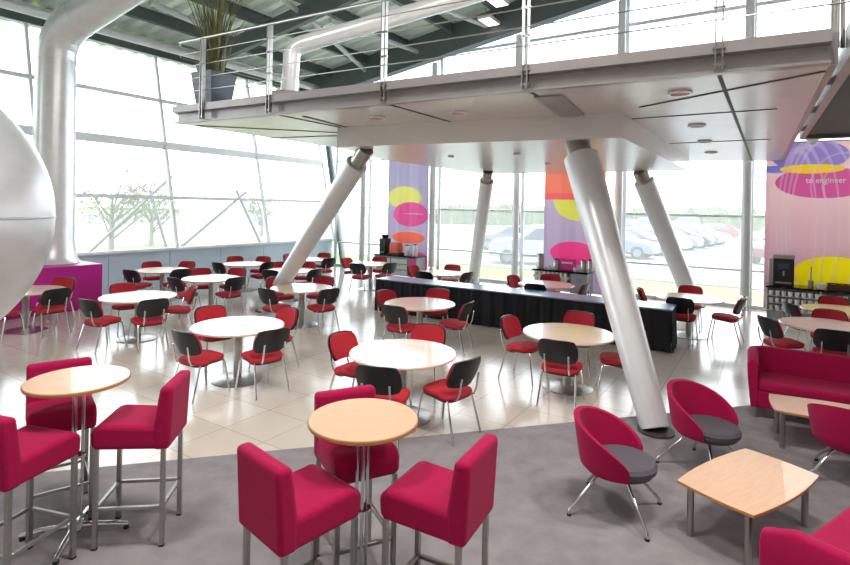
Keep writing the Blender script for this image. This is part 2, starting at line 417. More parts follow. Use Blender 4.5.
fb.build('fascia_beam', M_FASCIA, deck, smooth=False)
lo = (FL_ - NL).normalized(); lout = Vector((-lo.y, lo.x, 0))
fb = MB(); edgebar(fb, NL, FL_, lout, .02, .03, U, U + .17); edgebar(fb, NL, FL_, lout, .07, .14, U + .155, DT); fb.build('side_fascia', M_FASCIA, deck, smooth=False)
ro = (FR_ - NR).normalized(); rout = Vector((ro.y, -ro.x, 0))
fb = MB(); edgebar(fb, NR, FR_, rout, .03, .06, U - .005, DT); fb.build('side_fascia', M_FASCIA, deck, smooth=False)
drop = [at(337, 147, 3.31), at(622, 137.5, 3.31), at(664, 171.5, 3.31), Vector((6.0, 12.2, 0)), at(484, 174, 3.31), at(385, 160, 3.31)]
drop.pop(2)
MB().prism(drop, 3.31, U).build('dropped_soffit', M_SOFFIT, deck, smooth=False)
gr = MB()
sdir = E2
L_ = (NL - NR).length
for s_ in (.81, 2.6, 4.4, 6.3):
    p = NR + ld * s_; gr.bar(p + Vector((0, 0, U - .003)), p + sdir * (9.5 - .42 * s_) + Vector((0, 0, U - .003)), .035, .008)
for w_ in (2.1, 5.2):
    p = NR + ro * w_ ; gr.bar(p + Vector((0, 0, U - .003)) - E1 * .3, p - E1 * (5.4 if w_ < 3 else 6.6) + Vector((0, 0, U - .003)), .03, .008)
p = NR + ro * .25; gr.bar(p + Vector((0, 0, U - .004)), at(640, 107, U) + Vector((0, 0, -.004)), .04, .008)
for q0, q1 in (((197, 125.5), (337, 132.5)), ((269, 138), (337, 135.5)), ((303, 116), (364, 131.5))): gr.bar(at(*q0, U) - UP * .004, at(*q1, U) - UP * .004, .04, .008)
gr.build('panel_joints', M_GROOVE, deck, smooth=False)
wb = MB(); p = NR + ld * 2.45
wb.bar(at(548, 95, U) - UP * .01, at(574, 117, U) - UP * .01, .32, .02); wb.build('service_panel', M_FASCIA, deck, smooth=False)
# ---- downlights in the soffits
DL = [((680, 92), U, 'twin recessed downlight nearest the right end of the bridge soffit'), ((697, 125), U, 'oval recessed downlight second along the right soffit'), ((705, 141), U, 'oval recessed downlight third along the right soffit'),
      ((711, 152), U, 'small recessed downlight last along the right soffit, by the glass'), ((458, 112), U, 'twin recessed downlight in the middle of the bridge soffit'), ((377, 117), U, 'twin recessed downlight in the left part of the bridge soffit'),
      ((451, 156), 3.31, 'small round downlight in the dropped soffit above the left banner'), ((517, 153), 3.31, 'small round downlight in the dropped soffit left of the near column'), ((548, 163), 3.31, 'small round downlight in the dropped soffit above the middle banner')]
for (uv, z, lab) in DL:
    p = at(*uv, z); o = thing('downlight', lab, 'ceiling light', p - UP * .025, group='downlights under the bridge')
    r = .12 if z > 3.5 else .06
    MB().lathe([(r * .8, .02), (r, .02), (r, 0), (r * .8, 0), (r * .8, .02)], n=24).build('trim', M_WHITE, o)
    MB().lathe([(0, .012), (r * .8, .012), (r * .8, .02), (0, .02)], n=24).build('lens', M_EDGE if z > 3.5 else M_GROOVE, o)
# ---- balustrade
bal = thing('balustrade', 'steel post and wire balustrade along the bridge edge', 'railing', NR + UP * DT)
rb = 1.0
def edgeP(s_, z, off=.1): p = NR + ld * s_ + fn * off; p.z = z; return p
org = NR + UP * DT
for s_ in (.81, 2.6, 4.4, 6.33, 7.74):
    mb = MB()
    for o_ in (-.028, .028):
        mb.bar(edgeP(s_ + o_, U + .01, .15), edgeP(s_ + o_, DT + rb - .02, .15), .012, .055, up=fn)
    for z in (U + .05, U + .2, DT + .3, DT + .6): mb.bar(edgeP(s_ - .05, z, .15), edgeP(s_ + .05, z, .15), .03, .02)
    sub(mb, org).build('post', M_STEEL, bal, smooth=False)
for i, h in enumerate((1.0, .8, .6, .4, .2)):
    mb = MB(); e = L_ - .1
    bk = NL - fn * 0 + lo * 2.6 + lout * .08; bk.z = DT + h
    crn = edgeP(L_ - .15, DT + h, .13)
    pts = [edgeP(-.3, DT + h, .13), crn, crn + (ld * .12 - fn * .1), bk]
    sub(mb.tube(pts, .022 if i == 0 else .008, 8), org).build('handrail' if i == 0 else 'wire', M_STEEL, bal)
mb = MB(); q = NL + lo * 2.6 + lout * .08; mb.bar(q + UP * (U + .02), q + UP * (DT + rb), .05, .02); sub(mb, org).build('post', M_STEEL, bal, smooth=False)
# ---- landing at the right end
land = thing('upper_landing', 'upper-floor landing seen at the right end of the bridge', 'landing', (0, 0, 0), kind='structure')
c0 = NR + rout * .16 - ro * .5; c1 = NR + rout * .16 + ro * 5.6
mb = MB(); edgebar(mb, c0, c1, -rout, 0, .08, U + .02, DT + .05); mb.build('edge_beam', M_FASCIA, land, smooth=False)
MB().prism([c0 + rout * .04, c1 + rout * .04, c1 + rout * 4.5, c0 + rout * 4.5], U + .08, DT).build('slab', M_GROOVE, land, smooth=False)
mb = MB(); edgebar(mb, c1, c1 + rout * 4.2, -ro, 0, .16, U + .02, DT + .2); mb.build('end_beam', M_BEAM, land, smooth=False)
for s_ in (1.2, 3.0, 4.8):
    mb = MB(); edgebar(mb, NR + ro * s_ + rout * .06, c0 + ro * (s_ + .5) , ro, 0, .05, U + .06, U + .14); mb.build('tie_bar', M_STEEL, land, smooth=False)
mb = MB().tube([atY(838, 104, 8.4), atY(812, 140, 9.8)], .09, 14); mb.build('brace', M_SILVER, land)
mb = MB()
for dx in (0, .07, .16): mb.bar(atY(833 + dx * 60, 48, 4.55), atY(834 + dx * 60, -40, 4.55), .03, .02)
mb.build('post', M_STEEL, land, smooth=False)
mb = MB().tube([atY(814, 66, 4.75), atY(802, 84, 5.6)], .05, 14); mb.build('bracket', M_SILVER, land)
# ---- ceiling luminaires
for lab, u, v in (('white box luminaire under the roof beside the right railing post', 489, 22), ('white box luminaire at the top edge of the picture', 497, 2)):
    p = on_roof(u, v, .35); o = thing('roof_luminaire', lab, 'ceiling light', p)
    ang = math.atan2(E2.y, E2.x)
    o.rotation_euler = (0, 0, ang)
    MB().box((0, 0, .05), (.75, .42, .1)).build('housing', M_CABW, o, bevel=.01)
    MB().box((0, 0, -.006), (.68, .36, .012)).build('diffuser', M_LAMP, o)
    MB().tube([(.25, 0, .1), (.25, 0, .34)], .01, 6).tube([(-.25, 0, .1), (-.25, 0, .34)], .01, 6).build('hanger', M_STEEL, o)
# ---- ducts
def bend(p0, p1, p2, r, n=8):                # round the corner p1
    a = p1 + (p0 - p1).normalized() * r; b = p1 + (p2 - p1).normalized() * r
    return [((1 - t) ** 2) * a + 2 * t * (1 - t) * p1 + t * t * b for t in [i / n for i in range(n + 1)]]
base = Vector((-8.27, 11.9, .96)); o = thing('air_duct', 'large silver air duct rising from the magenta plinth and bending under roof', 'duct', base)
c1_ = Vector((-8.27, 11.9, 6.05)); c2_ = atY(150, -26, 11.6)
MB().tube([base - base + UP * .0, UP * .12, UP * .5, UP * 3.9, c1_ - UP * .6 - base], [.55, .47, .42, .39, .375], 32).build('riser', M_DUCT, o)
bp = bend(base + UP * 4, c1_, c2_, .6)
MB().tube([p - base for p in bp], [.375 + (.010 if k % 2 else 0) for k in range(len(bp))], 32).build('elbow', M_DUCT, o, angle=20)
MB().tube([bp[-1] - base, c2_ - base], .375, 32).build('run', M_DUCT, o)
MB().tube([c1_ - UP * .63 - base, c1_ - UP * .57 - base], .39, 32).build('joint_band', M_DUCT, o); dd = (c2_ - c1_).normalized()
MB().tube([bp[-1] - base - dd * .03, bp[-1] - base + dd * .05], .39, 32).build('joint_band', M_DUCT, o)
pb = atY(289, 88, 8.6); o = thing('roof_duct', 'silver duct rising from the bridge deck and running right under roof', 'duct', (pb.x, pb.y, DT - .04))
ob = Vector((pb.x, pb.y, DT - .04)); top = atY(292, 47, 8.6); run = atY(445, 3, 8.6); far = run + (run - top) * 1.6
MB().box((0, 0, .14), (.55, .55, .28)).build('plinth', M_STEEL, o, bevel=.01)
MB().tube([UP * .28, top - ob - UP * .16], .135, 24).build('riser', M_DUCT, o)
bp = bend(ob, top, run, .17)
MB().tube([p - ob for p in bp], .135, 24).build('elbow', M_DUCT, o)
MB().tube([bp[-1] - ob, far - ob], .135, 24).build('run', M_DUCT, o)
MB().tube([UP * .27, UP * .31], .21, 24).build('flange', M_STEEL, o)
# ---- magenta plinth
fr = at(102, 307); c = fr - E2 * 1.3 - E1 * .72
o = tag(MB().box((0, 0, .48), (2.6, 1.44, .96)).build('plinth', M_MAG, None, bevel=.012), 'magenta box plinth at the foot of the large silver duct', 'plinth')
o.location = c; o.rotation_euler = (0, 0, math.atan2(E2.y, E2.x))
# ---- silver sphere
sd = Vector((-0.72573614, 0.68748809, -0.02582988)); D_ = 7.0; SRD = D_ * math.sin(math.radians(11.95))
sc_ = Vector((0, 0, EYE)) + sd * D_
o = thing('sphere_pod', 'big satin silver sphere cut off by the left edge of the picture', 'sculpture', (sc_.x, sc_.y, 0))
n = 48; pr = [(SRD * math.sin(PI * i / n), -SRD * math.cos(PI * i / n)) for i in range(n + 1)]; pr[0] = (0, -SRD); pr[-1] = (0, SRD)
MB().lathe(pr, (0, 0, sc_.z), 96).build('shell', M_SPHERE, o)
MB().lathe([(SRD + .003, -.012), (SRD + .005, 0), (SRD + .003, .012)], (0, 0, sc_.z), 96).build('seam', M_STEEL, o)
zb = sc_.z - SRD
MB().lathe([(0, .006), (.55, .006), (.5, .08), (.32, .2), (.36, zb + .12), (0, zb + .12)], n=40).build('pedestal', M_STEEL, o)

# ================================================================== DINING TABLES AND CHAIRS
def make_table():
    t = thing('dining_table', '', 'table', group='round dining tables')
    MB().lathe([(0, .70), (.585, .70), (.6, .708), (.6, .722), (.592, .73), (0, .73)], n=48).build('tabletop', M_PALE, t)
    MB().lathe([(.055, .02), (.055, .69), (.14, .70), (0, .70)], n=24).build('pole', M_STEEL, t)
    MB().lathe([(0, .0), (.33, .0), (.33, .012), (.2, .03), (.07, .04), (0, .04)], n=40).build('base', M_STEEL, t)
    return t
def make_chair():
    t = thing('dining_chair', '', 'chair', group='red and black dining chairs')
    # faces +y; origin on the floor under the seat
    def seat(u, v):
        a = u * 2 * PI; r = abs(math.cos(a)) ** 4 + abs(math.sin(a)) ** 4; k = r ** -.25
        return k
    ring = [(.23 * math.cos(2 * PI * i / 28) * (abs(math.cos(2 * PI * i / 28)) ** 4 + abs(math.sin(2 * PI * i / 28)) ** 4) ** -.25,
             .215 * math.sin(2 * PI * i / 28) * (abs(math.cos(2 * PI * i / 28)) ** 4 + abs(math.sin(2 * PI * i / 28)) ** 4) ** -.25 + .0) for i in range(28)]
    def stack(levels):
        mb = MB(); vs = []; n = 28
        for k, z in levels: vs += [Vector((x * k, y * k, z - .02 * (y < -.1))) for x, y in ring]
        fs = [tuple(range(n))[::-1], tuple(range((len(levels) - 1) * n, len(levels) * n))]
        for l in range(len(levels) - 1): fs += [(l * n + i, l * n + (i + 1) % n, (l + 1) * n + (i + 1) % n, (l + 1) * n + i) for i in range(n)]
        return mb.poly(vs, fs)
    stack([(.97, .435), (1, .445), (1, .465), (.95, .482), (.8, .488)]).build('seat', M_RED, t)
    stack([(.85, .405), (.96, .42), (.97, .436)]).build('seat_shell', M_BLACKP, t)
    def back(off, th, sx, z0, z1):
        mb = MB(); n, m = 14, 8
        def sur(d):
            def f(i, j):
                u = i / n * 2 - 1; v = j / m
                wid = sx * (1 - .16 * abs(2 * v - 1) ** 3)
                z = z0 + (z1 - z0) * (v - .06 * (abs(u) ** 4) * (2 * v - 1))
                y = -.235 - .10 * (v - .3) * (z1 - z0) / .3 + .055 * u * u + d
                return Vector((u * wid, y, z))
            return f
        A_ = [[sur(off)(i, j) for j in range(m + 1)] for i in range(n + 1)]; B_ = [[sur(off - th)(i, j) for j in range(m + 1)] for i in range(n + 1)]
        W = m + 1; vs = [v for r in A_ for v in r] + [v for r in B_ for v in r]; K = (n + 1) * W; fs = []
        for i in range(n):
            for j in range(m):
                fs.append((i * W + j, (i + 1) * W + j, (i + 1) * W + j + 1, i * W + j + 1)); fs.append((K + i * W + j, K + i * W + j + 1, K + (i + 1) * W + j + 1, K + (i + 1) * W + j))
        for i in range(n): fs += [(i * W, K + i * W, K + (i + 1) * W, (i + 1) * W), (i * W + m, (i + 1) * W + m, K + (i + 1) * W + m, K + i * W + m)]
        for j in range(m): fs += [(j, j + 1, K + j + 1, K + j), (n * W + j, K + n * W + j, K + n * W + j + 1, n * W + j + 1)]
        return mb.poly(vs, fs)
    bk = back(-.004, .022, .235, .535, .835).build('backrest', M_BLACKP, t)
    pd = back(.026, .03, .222, .55, .822).build('back_pad', M_RED, bk); pd['label'] = 'red padded front of the backrest'
    legs = {}
    for sx in (-1, 1):
        MB().tube([(sx * .19, .17, .42), (sx * .20, .19, .38), (sx * .225, .25, .012)], .0115, 8).tube([(sx * .225, .25, 0), (sx * .225, .25, .02)], .014, 8).build('leg', M_CHROME, t)
        MB().tube([(sx * .19, -.15, .42), (sx * .20, -.17, .38), (sx * .225, -.27, .012)], .0115, 8).tube([(sx * .225, -.27, 0), (sx * .225, -.27, .02)], .014, 8).build('leg', M_CHROME, t)
    fm = MB()
    for sx in (-1, 1):
        fm.tube([(sx * .19, .18, .415), (sx * .19, -.16, .41)], .011, 8)
        fm.tube([(sx * .13, -.1, .415), (sx * .14, -.24, .43), (sx * .14, -.268, .5), (sx * .14, -.295, .66)], .011, 8)
    fm.tube([(-.19, .0, .41), (.19, .0, .41)], .01, 8); fm.tube([(-.19, -.15, .41), (.19, -.15, .41)], .01, 8)
    fm.build('frame', M_CHROME, t)
    return t
TABLES = {   # centre of the top in the frame, label of the table, how its chairs name it
 'A': (403, 352, 'round dining table nearest the carpet, directly behind the middle bar table', 'round table behind the middle bar table'),
 'B': (238.5, 325, 'round white-sheened dining table left of the slanted column foot, near row', 'round table left of slanted column'),
 'C': (568.5, 332.5, 'round dining table beside the big near slanted column', 'round table by the big near column'),
 'D': (420, 303, 'round dining table just in front of the long black-draped table', 'round table just before the black-draped table'),
 'E': (138.5, 296, 'round dining table right of the magenta plinth, nearest it', 'round table right of the magenta plinth'),
 'F': (162.5, 269.6, 'round dining table far left, close to the low blue-grey wall', 'far round table under the left glass'),
 'G': (211.5, 277.8, 'round dining table between the plinth and the slanted column, middle row', 'middle-row round table near the left glass'),
 'H': (302, 287.5, 'round dining table right behind the left slanted column foot', 'round table crossed by the left slanted column'),
 'I': (245, 263.4, 'small-looking round dining table by the middle of the low blue-grey wall', 'distant round table at the blue-grey wall'),
 'J': (291, 270, 'round dining table half hidden behind the left slanted column shaft', 'round table half behind the column shaft'),
 'K': (311, 259, 'farthest round dining table, left of the corner post', 'farthest round table by the corner post'),
 'L': (371, 263.5, 'round dining table between the far corner and the left counter', 'round table before the far left counter'),
 'M': (440, 272.5, 'round dining table behind the left end of the black-draped table', 'round table behind draped table, left end'),
 'N': (546, 284, 'round dining table in front of the counter with the middle banner', 'round table before the middle banner'),
 'O': (689, 297.5, 'white-sheened round dining table by the glass right of the draped table', 'round table by the glass, right'),
 'P': (827, 325, 'round beech dining table nearer the sofa at the right edge', 'right-edge round table nearest the sofa'),
 'Q': (842, 310, 'round beech dining table nearest the counter at the right edge', 'right-edge round table nearest the counter'),
 'R': (26, 290, 'round dining table peeping out behind the big silver sphere', 'round table behind the silver sphere'),
}
CHAIRS = {   # middle of each backrest in the frame, with the side of the table it stands on
 'A': [(380, 378, 'front, black back to viewer'), (463, 370, 'right, seen from the side'), (433, 333, 'far side, red front showing'), (345, 346, 'left, red front showing')],
 'B': [(268.5, 338, 'front right, black back to viewer'), (285, 318, 'right, red front showing'), (208, 315, 'far left, red front showing'), (194, 340, 'front left, black back to viewer')],
 'C': [(562, 347, 'front, black back to viewer'), (517, 328, 'left, red front showing'), (580, 320, 'far side, red front showing'), (621, 341, 'right, partly behind column')],
 'D': [(396, 313.5, 'front left, black back to viewer'), (385.5, 298, 'left, red front showing'), (443, 295, 'far side, red front showing'), (464, 310, 'right, black back showing')],
 'E': [(154.5, 309.5, 'front, black back to viewer'), (89, 308, 'left, black back showing'), (120, 288.5, 'far side, red front showing'), (185, 295, 'right, red front showing')],
 'F': [(131, 276, 'left, black back showing'), (148, 266, 'far left, red front showing'), (180, 275, 'front right, black back showing'), (191, 266, 'far right, red front showing')],
 'G': [(182.5, 283, 'left, black back showing'), (235.5, 283.5, 'front right, black back showing'), (241, 273.5, 'far right, red front showing'), (194, 272, 'far left, red front showing')],
 'H': [(267, 296, 'left, black back, behind column'), (329, 296, 'right, black back to viewer'), (325, 282.5, 'far right, red front showing'), (272, 283, 'far left, red front showing')],
 'I': [(224, 267, 'left, black back showing'), (232, 260.5, 'far left, red front showing'), (266, 261, 'far right, red front showing'), (264.5, 267, 'front right, black back showing')],
 'J': [(273.5, 275, 'front left, black back showing'), (277, 265.5, 'far left, red front showing'), (315, 275, 'front right, black back showing'), (313, 266, 'far right, red front showing')],
 'K': [(293, 259, 'left, black back showing'), (329.5, 256, 'far right, red front showing'), (327, 262.5, 'front right, black back showing')],
 'L': [(358, 268.5, 'front left, black back showing'), (349, 263, 'left, red front showing'), (382, 260, 'far side, red front showing'), (390, 268, 'right, black back showing')],
 'M': [(417, 271.5, 'left, red front showing'), (424, 277, 'front left, black back showing'), (455, 269, 'far right, orange-red front showing'), (462, 277, 'right, black back showing')],
 'N': [(517, 282, 'left, red front showing'), (536, 290, 'front, black back to viewer'), (553, 278.5, 'far side, red front showing'), (574, 289, 'right, black back showing')],
 'O': [(649.5, 296, 'left, red front showing'), (689, 291, 'far side, red front showing'), (680, 304.5, 'front, black back to viewer'), (727, 304, 'right, red front showing')],
 'P': [(774, 326, 'left, seen from the side'), (836, 340, 'front, black back to viewer'), (829, 318.5, 'far side, red front showing')],
 'Q': [(793, 311, 'left, seen from the side'), (833, 304, 'far side, red front showing'), (860, 317, 'front, black back to viewer')],
 'R': [(53, 295.5, 'front, black back to viewer'), (65, 285, 'right, red front showing'), (-2, 299, 'left, next to the silver sphere')],
}
t0_ = make_table(); c0_ = make_chair(); firstT = firstC = True
for key, (u, v, lab, short) in TABLES.items():
    T = at(u, v, .73); loc = (T.x, T.y, 0)
    if firstT: t = t0_; t.location = loc; t['label'] = lab; firstT = False
    else: t = dup(t0_, loc, random.uniform(0, 6.28), lab)
    for (cu, cv, pos) in CHAIRS[key]:
        Bk = at(cu, cv, .69); d = Vector((T.x - Bk.x, T.y - Bk.y, 0)); r = d.length; d.normalize()
        r = min(max(r, (.78 if key in 'MNO' and 'front' in pos.split(',')[0] else .87)), 1.0)
        p = Vector((T.x, T.y, 0)) - d * (r - .25)
        rz = math.atan2(d.y, d.x) - PI / 2 + random.uniform(-.12, .12)
        cl = 'dining chair at %s: %s' % (short, pos)
        if firstC: c = c0_; c.location = p; c.rotation_euler = (0, 0, rz); c['label'] = cl; firstC = False
        else: dup(c0_, p, rz, cl)
# ---- long draped table
a = at(375.5, 310.5); b = at(671, 353.2); d = (b - a).normalized(); nrm = Vector((-d.y, d.x, 0)); Ln = (b - a).length
o = thing('draped_table', 'long trestle table under black cloth crossing the middle of the hall', 'table', a, math.atan2(d.y, d.x))
hh = .70; dp = .64
def skirt(x0, y0, x1, y1):
    mb = MB(); Lk = math.hypot(x1 - x0, y1 - y0); n = int(Lk / .03); tx, ty = (x1 - x0) / Lk, (y1 - y0) / Lk; nx, ny = ty, -tx
    V = []
    for i in range(n + 1):
        s_ = i * Lk / n; a0 = .014 * math.sin(s_ * 21) + .008 * math.sin(s_ * 47 + 1)
        col = []
        for j, z in enumerate((hh, hh * .6, .012)):
            k = (.15, .8, 1.25)[j]; col.append(Vector((x0 + tx * s_ + nx * (a0 * k + .01 * j), y0 + ty * s_ + ny * (a0 * k + .01 * j), z)))
        V.append(col)
    vs = [p for c_ in V for p in c_]; vs2 = [p - Vector((nx, ny, 0)) * .006 for p in vs]; K = len(vs)
    fs = [(i * 3 + j, (i + 1) * 3 + j, (i + 1) * 3 + j + 1, i * 3 + j + 1) for i in range(n) for j in range(2)]
    return mb.poly(vs + vs2, fs + [tuple(K + q for q in f[::-1]) for f in fs])
MB().box((Ln / 2, dp / 2, hh + .012), (Ln + .02, dp + .02, .025)).build('tabletop', M_TOP, o, bevel=.006)  # blue-grey colour stands in for grazing sheen on the black cloth
for seg in ((0, 0, Ln, 0), (Ln, 0, Ln, dp), (Ln, dp, 0, dp), (0, dp, 0, 0)): skirt(*seg).build('skirt', M_CLOTH, o)
for x in (.3, Ln * .35, Ln * .65, Ln - .3):
    MB().box((x, dp / 2, hh / 2), (.05, .55, hh - .02)).build('trestle', M_STEEL, o)

# ================================================================== COUNTERS, BANNERS AND WHAT STANDS ON THEM
RZ = math.atan2(E1.y, E1.x)
CH = .72
def counter(label, x0uv, x1uv, depth, style):
    # left and right ends of the front top edge in the frame
    p = at(*x0uv, CH); q = at(*x1uv, CH); L_ = (q - p).dot(E1)
    o = thing('serving_counter', label, 'counter', (p.x, p.y, 0), RZ, group='serving counters under the banners')
    MB().box((L_ / 2, depth / 2, CH - .02), (L_ + .04, depth + .04, .045)).build('worktop', M_BLACKG, o, bevel=.004)
    cups = []
    if style == 'rack':
        MB().box((L_ / 2, depth / 2 + .12, .36), (L_, depth - .24, .66)).box((L_ / 2, depth / 2, .035), (L_, depth - .02, .07)).build('carcass', M_CABG, o)
        MB().box((L_ / 2, .1, .08), (L_, .19, .15)).build('kickboard', M_CABG, o)
        for k in range(3): MB().box((L_ / 2, .13, .175 + k * .165), (L_, .25, .014)).build('shelf', M_CABW, o)
        nb = 2 if L_ < 1.8 else int(L_ / 1.0) + 1
        for k in range(nb + 1): MB().box((L_ * k / nb, .13, .42), (.02, .25, .52)).build('upright', M_CABW, o)
        for k in range(3):
            n = int(L_ / .12)
            for i in range(n): cups.append((.08 + i * (L_ - .16) / max(1, n - 1), .06, .183 + k * .165))
    elif style == 'mixed':
        MB().box((L_ / 2, depth / 2 + .12, .42), (L_, depth - .24, .54)).build('carcass', M_CABG, o)
        for k in range(3): MB().box((L_ * .34, .13, .2 + k * .165), (L_ * .68, .25, .05)).build('shelf', M_CABW, o)
        MB().box((L_ * .85, .13, .42), (L_ * .3, .26, .54)).build('door', M_CABG, o, bevel=.004)
        MB().box((L_ * .85, -.005, .5), (.12, .006, .1)).build('notice', M_TOP, o)
        for x in (.04, L_ - .04):
            for y in (.05, depth - .05): MB().box((x, y, .075), (.04, .04, .15)).build('leg', M_STEEL, o)
        for k in range(3):
            n = int(L_ * .66 / .12)
            for i in range(n): cups.append((.06 + i * .12, .06, .226 + k * .165))
    else:
        MB().box((L_ / 2, depth / 2 + .01, .36), (L_, depth - .02, .62)).build('carcass', M_CABG, o, bevel=.004)
        for k in range(3):
            for j in range(2):
                dr = MB().box((L_ * (.25 + .5 * j) * .8 + .02, -.006, .15 + k * .19), (L_ * .36, .02, .15)).build('drawer', M_CABW, o, bevel=.004)
                MB().box((L_ * (.25 + .5 * j) * .8 + .02, -.02, .2 + k * .19), (.14, .012, .012)).build('handle', M_STEEL, dr)
        MB().box((L_ * .92, -.004, .4), (L_ * .14, .012, .5)).build('side_panel', M_PINK, o)
    return o, p, L_, cups
def world(p, x, y, z): return Vector((p.x, p.y, 0)) + E1 * x + E2 * y + UP * z
cup_src = None
def cup_at(loc, label, group):
    global cup_src
    me = cup_src
    if me is None:
        o = MB().lathe([(0, 0), (.032, 0), (.044, .035), (.049, .10), (.045, .10), (.04, .035), (0, .012)], n=14).build('cup', M_WHITE, None)
        cup_src = o
    else:
        o = cup_src.copy(); C.objects.link(o)
    o.location = loc; tag(o, label, 'cup', group)
def at_counter(p, u, v_, y=0.2):              # x along the counter of the ray through (u, v) at worktop height
    best = min(range(-200, 600), key=lambda k: abs(proj_u(world(p, k / 100, y, CH)) - u)); return best / 100
def proj_u(q):
    a = q.x / q.y; bb = -(q.z - EYE) / q.y
    return 425 + F * (a * cr - bb * sr)
k1, p1, L1, cu1 = counter('black-topped counter with racks of white cups under the right banner', (767, 285.5), (880, 294.5), .62, 'rack')
k2, p2, L2, cu2 = counter('black-topped counter with white shelves under the middle banner', (533, 268.5), (592, 271.5), .55, 'mixed')
k3, p3, L3, cu3 = counter('small black-topped drawer counter under the left banner, far away', (374, 253.5), (424, 256), .55, 'drawers')
for c in cu1: cup_at(world(p1, *c), 'white cup standing in the rack under the right-hand counter top', 'cups racked under the right counter')
for c in cu2: cup_at(world(p2, *c), 'white cup on the open shelves under the middle counter top', 'cups shelved under the middle counter')
ZT = CH + .004
def place(name, label, cat, p, u, y=.25, rz=0, dz=0): return thing(name, label, cat, world(p, at_counter(p, u, 0, y), y, ZT + dz), RZ + rz)
# coffee machine, right counter
o = place('coffee_machine', 'black and steel coffee machine at the left end of the right counter', 'coffee machine', p1, 783, .3)
MB().box((0, 0, .31), (.40, .40, .62)).build('body', M_BLACKP, o, bevel=.015)
MB().box((-.245, 0, .30), (.08, .38, .60)).build('side_tank', M_STEEL, o, bevel=.01)
MB().box((0, -.01, .66), (.42, .42, .08)).build('hopper', M_STEEL, o, bevel=.01)
MB().box((0, -.215, .08), (.3, .06, .03)).build('drip_tray', M_STEEL, o)
MB().box((0, -.207, .45), (.22, .012, .12)).build('control_panel', M_CGLASS, o)
MB().tube([(0, -.21, .33), (0, -.24, .33), (0, -.24, .24)], .018, 8).build('spout', M_STEEL, o)
o = place('tap', 'tall thin steel tap standing on the right counter before the yellow print', 'tap', p1, 811, .3)
MB().lathe([(0, 0), (.05, 0), (.05, .15), (.02, .17), (0, .17)], n=18).build('base', M_STEEL, o); MB().tube([(0, 0, .15), (0, 0, .42), (0, -.03, .46), (0, -.1, .46)], .014, 8).build('spout', M_STEEL, o)
o = place('bowl', 'white bowl beside the tall tap on the right counter', 'bowl', p1, 821, .14)
o2 = MB().lathe([(0, 0), (.06, 0), (.1, .06), (.12, .11), (.11, .11), (.085, .05), (0, .02)], n=24).build('body', M_WHITE, o)
o = place('pastry_basket', 'brown basket of pastries on the right counter, cut by the picture edge', 'basket', p1, 842, .3)
MB().box((0, 0, .012), (.5, .34, .02)).box((0, -.17, .06), (.5, .015, .12)).box((0, .17, .06), (.5, .015, .12)).box((.25, 0, .06), (.015, .34, .12)).box((-.25, 0, .06), (.015, .34, .12)).build('body', M_BASKET, o, bevel=.004)
bo = world(p1, at_counter(p1, 842, 0, .3), .3, ZT)
for i, (dx, dy) in enumerate([(-.15, -.07), (0, -.08), (.15, -.07), (-.14, .07), (0.01, .07), (.15, .06)]):
    q = MB().lathe([(0, 0), (.05, .01), (.065, .035), (.045, .075), (0, .085)], n=14).build('pastry', M_BREAD, None)
    q.location = bo + E1 * dx + E2 * dy + UP * .025; tag(q, 'golden pastry lying in the brown basket on the right counter', 'pastry', 'pastries in the basket')
# middle counter
def canister(p, u, h, r, label, m=M_STEEL, y=.25):
    o = place('canister', label, 'canister', p, u, y)
    MB().lathe([(0, 0), (r, 0), (r, h * .86), (r * .9, h * .9), (0, h * .9)], n=20).build('body', m, o)
    MB().lathe([(0, h * .9), (r * .95, h * .9), (r * .95, h * .94), (r * .3, h * .97), (r * .2, h), (0, h)], n=20).build('lid', M_BLACKP, o)
canister(p2, 540, .42, .1, 'tall steel urn at the left end of the middle counter')
canister(p2, 556, .30, .09, 'steel urn second from the left on the middle counter')
canister(p2, 583, .32, .075, 'steel flask right of the pink box on the middle counter')
canister(p2, 590, .34, .075, 'rightmost steel flask on the middle counter')
o = place('leaflet_box', 'pink leaflet box standing in the middle of the middle counter', 'box', p2, 568, .3)
MB().box((0, 0, .15), (.42, .16, .3)).build('body', M_PINK, o, bevel=.01); MB().box((0, -.082, .2), (.3, .006, .04)).build('label_strip', M_WHITE, o)
for u, lab in ((549, 'white cup left of the pink box on the middle counter'), (575, 'white cup right of the pink box on the middle counter')):
    q = world(p2, at_counter(p2, u, 0, .08), .08, ZT); cup_at(q, lab, None)
# left counter
o = place('coffee_machine', 'small black coffee machine at the left end of the far left counter', 'coffee machine', p3, 385, .25)
MB().box((0, 0, .26), (.26, .32, .52)).build('body', M_BLACKP, o, bevel=.02); MB().lathe([(0, .52), (.1, .52), (.12, .66), (0, .66)], n=18).build('hopper', M_BLACKG, o); MB().box((0, -.17, .06), (.2, .06, .03)).build('drip_tray', M_STEEL, o)
o = place('display_box', 'orange-brown rounded display box beside the small black coffee machine', 'box', p3, 396, .25)
MB().box((0, 0, .2), (.42, .3, .4)).build('body', M_ORANGE, o, bevel=.08, seg=4); MB().box((0, 0, .03), (.46, .32, .06)).build('base', M_BASKET, o)
canister(p3, 407, .36, .085, 'white dispenser left of its pair on the far left counter', M_WHITE)
canister(p3, 415, .40, .085, 'white dispenser right of its pair on the far left counter', M_WHITE)
